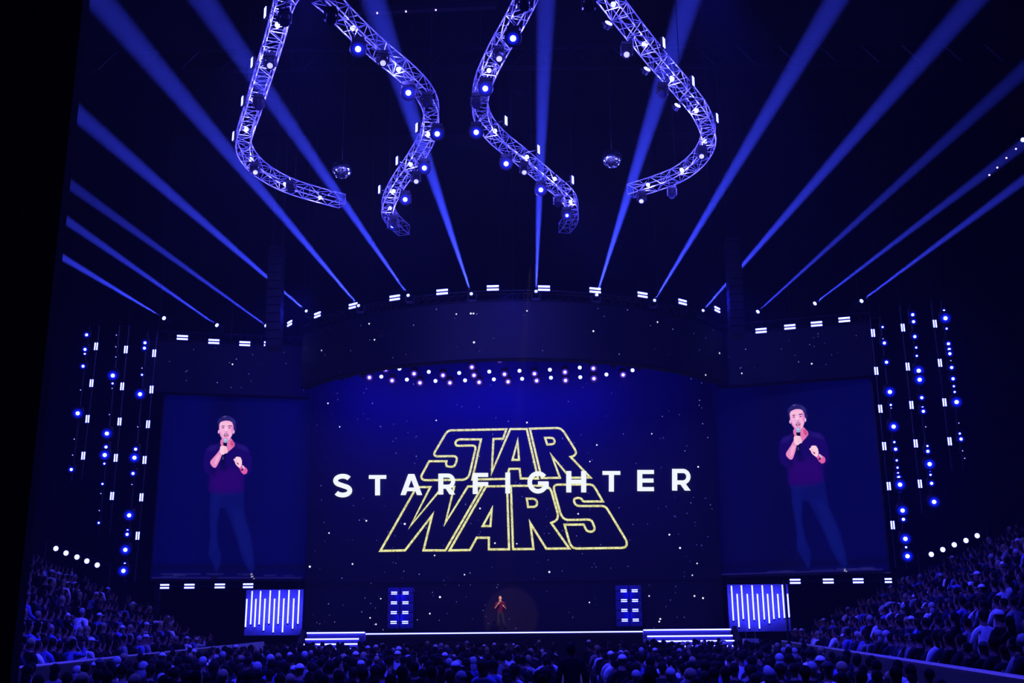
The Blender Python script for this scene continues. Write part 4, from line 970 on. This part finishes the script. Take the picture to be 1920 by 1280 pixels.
def hair_mesh(kind, lean, seg=12, rings=8):
    c = (lean * 1.35, .015, 1.285); b = MB()
    if kind == 'short': b.sphere((c[0], c[1] - .014, c[2] + .006), .101, seg, rings, (.9, 1.02, 1.0))
    elif kind == 'long':
        b.sphere((c[0], c[1] - .01, c[2]), .106, seg, rings, (.96, 1.05, 1.02)); b.sphere((c[0], c[1] - .055, c[2] - .13), .10, seg, rings, (.92, .5, 1.3))
    else:
        b.sphere((c[0], c[1] - .005, c[2] + .01), .106, seg, rings, (.93, 1.04, .98), zmin=.0); b.box((c[0], c[1] + .13, c[2] + .015), (.13, .11, .012))
    # the front of the head stays free of hair
    if kind != 'cap': b.v = [(x, min(y, c[1] + .035 + max(0, z - c[2]) * .6) if z < c[2] + .06 else y, z) for x, y, z in b.v]
    return b
HAIR = {(k, i): hair_mesh(k, p[3]).mesh('hair' if k != 'cap' else 'cap', HR['dark-haired'], True) for k in ('short', 'long', 'cap') for i, p in enumerate(POSES)}
HAIRLO = {(k, i): hair_mesh(k, p[3], 7, 5) for k in ('short', 'long', 'cap') for i, p in enumerate(POSES)}

for m_ in [SKINM, TRO] + list(SHM.values()) + list(HR.values()): m_.node_tree.nodes['Principled BSDF'].inputs['Specular IOR Level'].default_value = .08
# seating geometry
def lerp(a, b, t): return a + (b - a) * t
PR = (Vector((7.0, 15, 0)), Vector((12.0, 50, 0))); PL = (Vector((-9.7, 15, 0)), Vector((-13.0, 50, 0)))
def xr(Y): return lerp(PR[0].x, PR[1].x, (Y - 15) / 35)
def xl(Y): return lerp(PL[0].x, PL[1].x, (Y - 15) / 35)
STEP, RISE, Z0, NR = .95, .425, .45, 15
for side, (a, b) in (('left', PL), ('right', PR)):
    e = (b - a).normalized(); o_ = Vector((e.y, -e.x, 0)) * (1 if side == 'right' else -1); L = (b - a).length
    mb = MB()
    for k in range(NR):
        z = Z0 + RISE * k; p0, p1 = a + o_ * (.2 + STEP * k), b + o_ * (.2 + STEP * k); q0, q1 = p0 + o_ * STEP, p1 + o_ * STEP
        lo = [p0, q0, q1, p1] if side == 'right' else [p0, p1, q1, q0]
        mb.hexa(lo, [v + Vector((0, 0, z)) for v in lo])
    tag(mb.obj('seating_stand', M['concrete']), 'raked %s seating stand rising away from the stalls' % side, 'seating stand', kind='structure')
    w = o_ * .14; lo = [a, a + w, b + w, b] if side == 'right' else [a, b, b + w, a + w]
    g = tag(MB().hexa(lo, [v + Vector((0, 0, 1.28)) for v in lo]).obj('parapet_wall', M['black']), 'long low parapet wall between the stalls and the %s stand' % side, 'wall', kind='structure')
    MB().cyl(a + o_ * .07 + Vector((0, 0, 1.31)), b + o_ * .07 + Vector((0, 0, 1.31)), .05, 6).obj('handrail', M['rail'], g)

CI = CM.inverted()
def proj(p):
    c = CI @ Vector(p); return 960 + F * c.x / -c.z, 640 - F * c.y / -c.z
seats = []                                                        # (distance, position, yaw, section, row, seat order)
k = 0; Y = 16.4
while Y < 51.6:
    ax = lerp(1.25, 2.5, (Y - 17) / 33)
    for s in (-1, 1):
        x = ax + s * .85; n = 0
        while (x > xl(Y) + .5 if s < 0 else x < xr(Y) - .5):
            if random.random() < .84:
                p = Vector((x + random.uniform(-.06, .06), Y + random.uniform(-.12, .12), 0)); px, py = proj(p + Vector((0, 0, 1.25)))
                if -25 < px < 1945: seats.append([(p - CO).length, p, random.gauss(-p.x * .012, .25), 'fl' if s < 0 else 'fr', k, n])
                n += 1
            x += s * .60
    Y += 1.12; k += 1
for side, (a, b) in (('left', PL), ('right', PR)):
    e = (b - a).normalized(); o_ = Vector((e.y, -e.x, 0)) * (1 if side == 'right' else -1); L = (b - a).length
    for k in range(NR):
        s = .5
        while s < L - .4:
            if random.random() < .80:
                p = a + e * (s + random.uniform(-.05, .05)) + o_ * (.2 + STEP * (k + .38)) + Vector((0, 0, Z0 + RISE * k)); px, py = proj(p + Vector((0, 0, 1.25)))
                if (-25 < px < 1960) and py < 1300:
                    d = (-o_ * .62 + e * .8); seats.append([(p - CO).length, p, math.atan2(-d.x, d.y) + random.gauss(0, .3), 'sl' if side == 'left' else 'sr', k, s])
            s += .57
seats.sort(key=lambda t: t[0])
def drape_hidden(p):
    px, py = proj(p + Vector((0, 0, 1.2))); return px < 960 - 873 * (py + 6876) / 7516 + 4
vis = []; rest = []
for t in seats:
    px, py = proj(t[1] + Vector((0, 0, 1.22)))
    if len(vis) < 295 and 0 < px < 1920 and py < 1276 and not drape_hidden(t[1]) : vis.append(t)
    else: rest.append(t)
rest = [t for t in rest if not drape_hidden(t[1])]
def dress():
    r = random.random()
    sh = ('white top' if r < .08 else 'pale shirt' if r < .15 else 'grey top' if r < .23 else 'blue top' if r < .31 else random.choice(['dark top', 'black jacket', 'navy shirt', 'dark hoodie']))
    r = random.random()
    if r < .09: return sh, 'cap', random.choice(['pale cap', 'pale cap', 'dark cap'])
    hc = random.choices(['dark-haired', 'brown-haired', 'fair-haired', 'grey-haired'], (7, 4, .8, .8))[0]
    return sh, ('long' if random.random() < .35 else 'short'), hc
rows = {}
for t in vis: rows.setdefault((t[3], t[4]), []).append(t)
rank = {}
for key, L in rows.items():
    L.sort(key=lambda t: t[5])
    for i, t in enumerate(L): rank[id(t)] = i
frows = sorted({t[4] for t in vis if t[3][0] == 'f'}); fr = {r: i for i, r in enumerate(frows)}
PW = [6, 2, 2, 1, 2, .5]
for t in vis:
    i = random.choices(range(6), PW)[0]; sh, hk, hc = dress(); n = ordn(rank[id(t)])
    what = 'long %s' % hc.replace('-haired', '-haired') if hk == 'long' else hc
    who = ('person in %s and %s' % (sh, hc)) if hk == 'cap' else ('%s person in %s' % (hc if hk == 'short' else 'long-haired', sh))
    if t[3] == 'fl': lab = '%s, %s nearest floor row, %s seat left of aisle' % (who, ordn(fr[t[4]]), n)
    elif t[3] == 'fr': lab = '%s, %s nearest floor row, %s seat right of aisle' % (who, ordn(fr[t[4]]), n)
    else: lab = '%s, %s row of %s stand, %s from near end' % (who, ordn(t[4]), 'left' if t[3] == 'sl' else 'right', n)
    o = link('person', HI[i], None, t[1], (0, 0, t[2])); k = random.uniform(.92, 1.07); o.scale = (k, k, k)
    tag(o, lab, 'person', {'fl': 'audience on the floor left of the aisle', 'fr': 'audience on the floor right of the aisle', 'sl': 'audience in the left stand', 'sr': 'audience in the right stand'}[t[3]])
    o.material_slots[1].link = 'OBJECT'; o.material_slots[1].material = SHM[sh]
    h = link('hair' if hk != 'cap' else 'cap', HAIR[(hk, i)], o)
    h.material_slots[0].link = 'OBJECT'; h.material_slots[0].material = CAPM[hc] if hk == 'cap' else HR[hc]
    if i == 5:                                                   # a hand held up with a phone
        pass

def crowd_mesh(L):
    VV, FF, CC, off = [], [], [], 0
    low = []
    for m in LO:
        v = np.array([x.co[:] for x in m.vertices]); f = [(tuple(p.vertices), p.material_index) for p in m.polygons]; low.append((v, f))
    hl = {k_: (np.array(b.v), b.f) for k_, b in HAIRLO.items()}
    loops = []; starts = []; cols = []
    for t in L:
        i = random.choices(range(6), PW)[0]; sh, hk, hc = dress(); c, s = math.cos(t[2]), math.sin(t[2]); R = np.array([[c, -s, 0], [s, c, 0], [0, 0, 1]]); k = random.uniform(.92, 1.07)
        hcol = ((.7, .7, .72) if hc == 'pale cap' else (.03, .03, .04)) if hk == 'cap' else {'dark-haired': (.006, .005, .005), 'brown-haired': (.02, .012, .01), 'fair-haired': (.32, .26, .16), 'grey-haired': (.35, .35, .36)}[hc]
        pal = [(.20, .12, .09), SH[sh], (.015, .015, .025), hcol]
        for v, f, h in ((low[i][0], low[i][1], None), (hl[(hk, i)][0], [(q, 3) for q in hl[(hk, i)][1]], 1)):
            VV.append(v * k @ R.T + np.array(t[1])[None])
            for q, mi in f:
                starts.append(len(loops)); loops.extend(x + off for x in q); cols.append(pal[mi])
            off += len(v)
    me = bpy.data.meshes.new('crowd'); V = np.concatenate(VV).astype(np.float32)
    me.vertices.add(len(V)); me.vertices.foreach_set('co', V.reshape(-1)); me.loops.add(len(loops)); me.loops.foreach_set('vertex_index', np.array(loops, np.int32))
    me.polygons.add(len(starts)); me.polygons.foreach_set('loop_start', np.array(starts, np.int32)); me.update()
    me.polygons.foreach_set('use_smooth', [True] * len(starts))
    tot = np.diff(np.array(starts + [len(loops)])); cc = np.concatenate([np.repeat(np.array(cols), tot, 0), np.ones((len(loops), 1))], 1)
    ca = me.color_attributes.new('Col', 'FLOAT_COLOR', 'CORNER'); ca.data.foreach_set('color', cc.reshape(-1).astype(np.float32))
    cm_ = mat('crowd_cloth', (.1, .1, .1), .9, attr=True); cm_.node_tree.nodes['Principled BSDF'].inputs['Specular IOR Level'].default_value = .08; me.materials.append(cm_); return me
tag(link('audience_crowd', crowd_mesh(rest)), 'distant seated audience filling the stalls and both stands', 'crowd', kind='stuff')

# chairs behind the nearest people on the floor
seat_bm = MB().box((0, .02, .44), (.46, .44, .07)).mesh('seat', M['seat']); back_bm = MB().box((0, -.23, .72), (.46, .05, .46), Matrix.Rotation(R_(8), 3, 'X')).mesh('backrest', M['seat'])
leg_me = MB().cyl((0, 0, 0), (0, 0, .42), .013, 6).mesh('leg', M['dark'])
ch = [t for t in vis if t[3][0] == 'f' and fr[t[4]] < 3]
for t in ch:
    g = empty('stacking_chair', 'dark padded chair, %s nearest floor row, %s seat %s of aisle' % (ordn(fr[t[4]]), ordn(rank[id(t)]), 'left' if t[3] == 'fl' else 'right'), 'chair', t[1], t[2], 'chairs in the nearest floor rows')
    link('seat', seat_bm, g); link('backrest', back_bm, g)
    for x in (-.2, .2):
        for y in (-.17, .2): link('leg', leg_me, g, (x, y, 0))

# standing man walking in the aisle, and the speaker on the stage
def standing(J, mats, levels=2, fingers=True, name='body'):
    E_ = [('pelvis', 'spine'), ('spine', 'chest'), ('chest', 'neck'), ('neck', 'jaw'), ('jaw', 'skull'), ('skull', 'crown')]
    for n in 'rl': E_ += [('chest', 'sh' + n), ('sh' + n, 'el' + n), ('el' + n, 'wr' + n), ('wr' + n, 'hd' + n), ('pelvis', 'hip' + n), ('hip' + n, 'kn' + n), ('kn' + n, 'an' + n), ('an' + n, 'ft' + n)]
    return J, E_
base = dict(pelvis=(0, 0, .95, .15, .11), spine=(0, 0, 1.15, .135, .10), chest=(0, 0, 1.36, .165, .115), neck=(0, .01, 1.50, .052), jaw=(0, .045, 1.595, .068, .084), skull=(0, .022, 1.67, .080, .092), crown=(0, .02, 1.735, .056, .068),
            shr=(.19, 0, 1.42, .06), shl=(-.19, 0, 1.42, .06))
sp_j = dict(base); sp_j.update(elr=(.27, .08, 1.13, .044), wrr=(.11, .26, 1.36, .028), hdr=(.06, .265, 1.43, .036, .026), ell=(-.27, .06, 1.12, .044), wrl=(-.20, .27, 1.22, .028), hdl=(-.165, .29, 1.295, .038, .026),
    hipr=(.09, 0, .92, .088), knr=(.11, .03, .5, .058), anr=(.10, 0, .1, .04), ftr=(.12, .13, .045, .04), hipl=(-.09, 0, .92, .088), knl=(-.17, .05, .5, .058), anl=(-.27, .04, .1, .04), ftl=(-.32, .16, .045, .04))
ai_j = dict(base); ai_j.update(elr=(.25, -.02, 1.13, .044), wrr=(.24, .08, .9, .028), hdr=(.23, .1, .82, .036, .026), ell=(-.25, -.02, 1.13, .044), wrl=(-.24, .06, .9, .028), hdl=(-.23, .08, .82, .036, .026),
    hipr=(.09, 0, .92, .088), knr=(.1, .1, .5, .058), anr=(.1, .05, .1, .04), ftr=(.11, .19, .045, .04), hipl=(-.09, 0, .92, .088), knl=(-.1, .02, .5, .058), anl=(-.1, -.12, .1, .04), ftl=(-.1, 0, .045, .04))
def fatter(J, keys, k, cut=None):
    return {n: (*J[n][:3], *[r * k for r in J[n][3:]]) for n in keys}
def build_man(name, J, loc, yaw, label, shirt_m, tro_m, hair_m, grip):
    Jb = dict(J); _, E_ = standing(J, None)
    # five unequal fingers per hand, rooted inside the palm
    for n, s in (('r', 1), ('l', -1)):
        h = Vector(J['hd' + n][:3]); w = Vector(J['wr' + n][:3]); d = (h - w).normalized()
        across = Vector((0, -1, 0)) if grip and n == 'r' else Vector((s * .4, -.8, 0)).normalized()
        across = (across - d * across.dot(d)).normalized(); curl = d.cross(across) * (-s)
        for f, (o_, ln) in enumerate(((-.027, .060), (-.009, .072), (.009, .068), (.027, .052))):
            r = h + across * o_; a = r + d * ln * .45 + curl * .012; b = a + d * ln * .1 + curl * ln * .4; c = b - d * ln * .32 + curl * ln * .12
            for q, p in enumerate((a, b, c)): Jb['f%s%d%d' % (n, f, q)] = (*p, .0095 - .001 * q)
            E_ += [('hd' + n, 'f%s%d0' % (n, f)), ('f%s%d0' % (n, f), 'f%s%d1' % (n, f)), ('f%s%d1' % (n, f), 'f%s%d2' % (n, f))]
        a = w.lerp(h, .55) - across * .045 + curl * .01; b = a + d * .03 + curl * .03
        Jb['t%s0' % n] = (*a, .012); Jb['t%s1' % n] = (*b, .010); E_ += [('hd' + n, 't%s0' % n), ('t%s0' % n, 't%s1' % n)]
    bm_ = skin_mesh(Jb, E_, 2, [SKINM], lambda c: 0); round_head(bm_, (0, .022, 1.65)); body = link(name, bm_, None, loc, (0, 0, yaw)); tag(body, label, 'person')
    def bone(c):
        best = None
        for a_, b_ in E_:
            A_, B_ = Vector(Jb[a_][:3]), Vector(Jb[b_][:3]); d_ = B_ - A_; t_ = max(0, min(1, (c - A_).dot(d_) / d_.length_squared)); e_ = (c - A_ - d_ * t_).length - (Jb[a_][3] * (1 - t_) + Jb[b_][3] * t_) * .8
            if best is None or e_ < best[0]: best = (e_, a_, b_, t_)
        return best
    cls = []
    for p in bm_.polygons:
        _, a_, b_, t_ = bone(p.center); k_ = None
        if a_[:2] in ('sh',) or (a_, b_) in (('pelvis', 'spine'), ('spine', 'chest')) or b_[:2] == 'sh': k_ = 'shirt'
        elif a_ == 'chest': k_ = 'shirt' if t_ < .45 else None
        elif a_[:2] == 'el' and (not grip or t_ < .12) and t_ < .95: k_ = 'shirt'
        elif a_[:3] == 'hip' or b_[:3] == 'hip' or (a_[:2] == 'kn' and p.center.z > .09): k_ = 'trousers'
        if k_ == 'shirt' and p.center.z < .97 and a_ in ('pelvis',): k_ = 'trousers'
        cls.append(k_)
    for k_, m_, off_ in (('shirt', shirt_m, .014), ('trousers', tro_m, .012)):
        vs_, fs_, mp = [], [], {}
        for p, q_ in zip(bm_.polygons, cls):
            if q_ != k_: continue
            f_ = []
            for vi in p.vertices:
                if vi not in mp: v_ = bm_.vertices[vi]; mp[vi] = len(vs_); vs_.append(tuple(v_.co + v_.normal * off_))
                f_.append(mp[vi])
            fs_.append(tuple(f_))
        me_ = bpy.data.meshes.new(k_); me_.from_pydata(vs_, [], fs_); me_.materials.append(m_); me_.polygons.foreach_set('use_smooth', [True] * len(fs_)); me_.update()
        link(k_, me_, body)
    for n in 'rl':
        a, f = Vector(J['an' + n][:3]), Vector(J['ft' + n][:3]); q = {'h': (a.x, a.y - .03, .05, .05, .045), 'm': (*a.lerp(f, .5)[:2], .05, .048, .04), 't': (f.x, f.y + .03, .035, .045, .03)}
        link('shoe', skin_mesh(q, [('h', 'm'), ('m', 't')], 2, [SHOE], lambda c: 0), body)
    hb = MB(); c = (0, .01, 1.685); hb.sphere((0, .004, 1.672), .1, 18, 14, (.86, 1.06, 1.2))
    hb.v = [(x + .006 * math.sin(40 * y + 30 * z), min(y, c[1] + .02 + max(0, z - c[2]) * .6) if z < c[2] + .065 else y, z + .01 * math.sin(60 * x) * (z > c[2])) for x, y, z in hb.v]
    hb.obj('hair', hair_m, body, True)
    for s_ in (-1, 1): MB().sphere((s_ * .030, .112, 1.655), .007, 8, 6).obj('eye', M['black'], body, True); MB().box((s_ * .030, .114, 1.677), (.026, .006, .005)).obj('eyebrow', hair_m, body)
    MB().sphere((0, .106, 1.592), .02, 10, 6, (1, .35, .7)).obj('mouth', LIP, body, True)
    return body
SHOE = mat('black_leather', (.02, .02, .02), .25); LIP = mat('mouth', (.25, .05, .05), .5)
PUR = mat('maroon_shirt', (.022, .0008, .010), .8); GREYT = mat('grey_trousers', (.005, .005, .014), .85)
mx = at_y(938, 1150, 55.6).x
for m_ in (PUR, GREYT): m_.node_tree.nodes['Principled BSDF'].inputs['Specular IOR Level'].default_value = .05
man = build_man('person', sp_j, (mx, 55.6, ZS), math.pi, 'man in maroon shirt and grey trousers speaking into a microphone on the stage', PUR, GREYT, HR['brown-haired'], True)
mm = Matrix.Translation((mx, 55.6, ZS)) @ Matrix.Rotation(math.pi, 4, 'Z')
g = empty('microphone', 'small black hand-held microphone raised to the mouth of the man on stage', 'microphone', mm @ Vector((.055, .25, 1.40)))
pa_, pb_ = Vector((.062, .26, 1.36)), Vector((.03, .19, 1.55)); g0 = g.location.copy(); rot3 = mm.to_3x3()
a, b = mm @ pa_ - g0, mm @ pb_ - g0
MB().cyl(a, b, .014, 10, .02).obj('body', M['mic'], g, True); MB().sphere(b, .028, 12, 8).obj('grille', M['grille'], g, True)
build_man('person', ai_j, (at_y(1072, 1250, 21).x, 21, 0), .1, 'standing man in black seen from behind in the aisle between the floor seats', SHM['black jacket'], TRO, HR['dark-haired'], False)
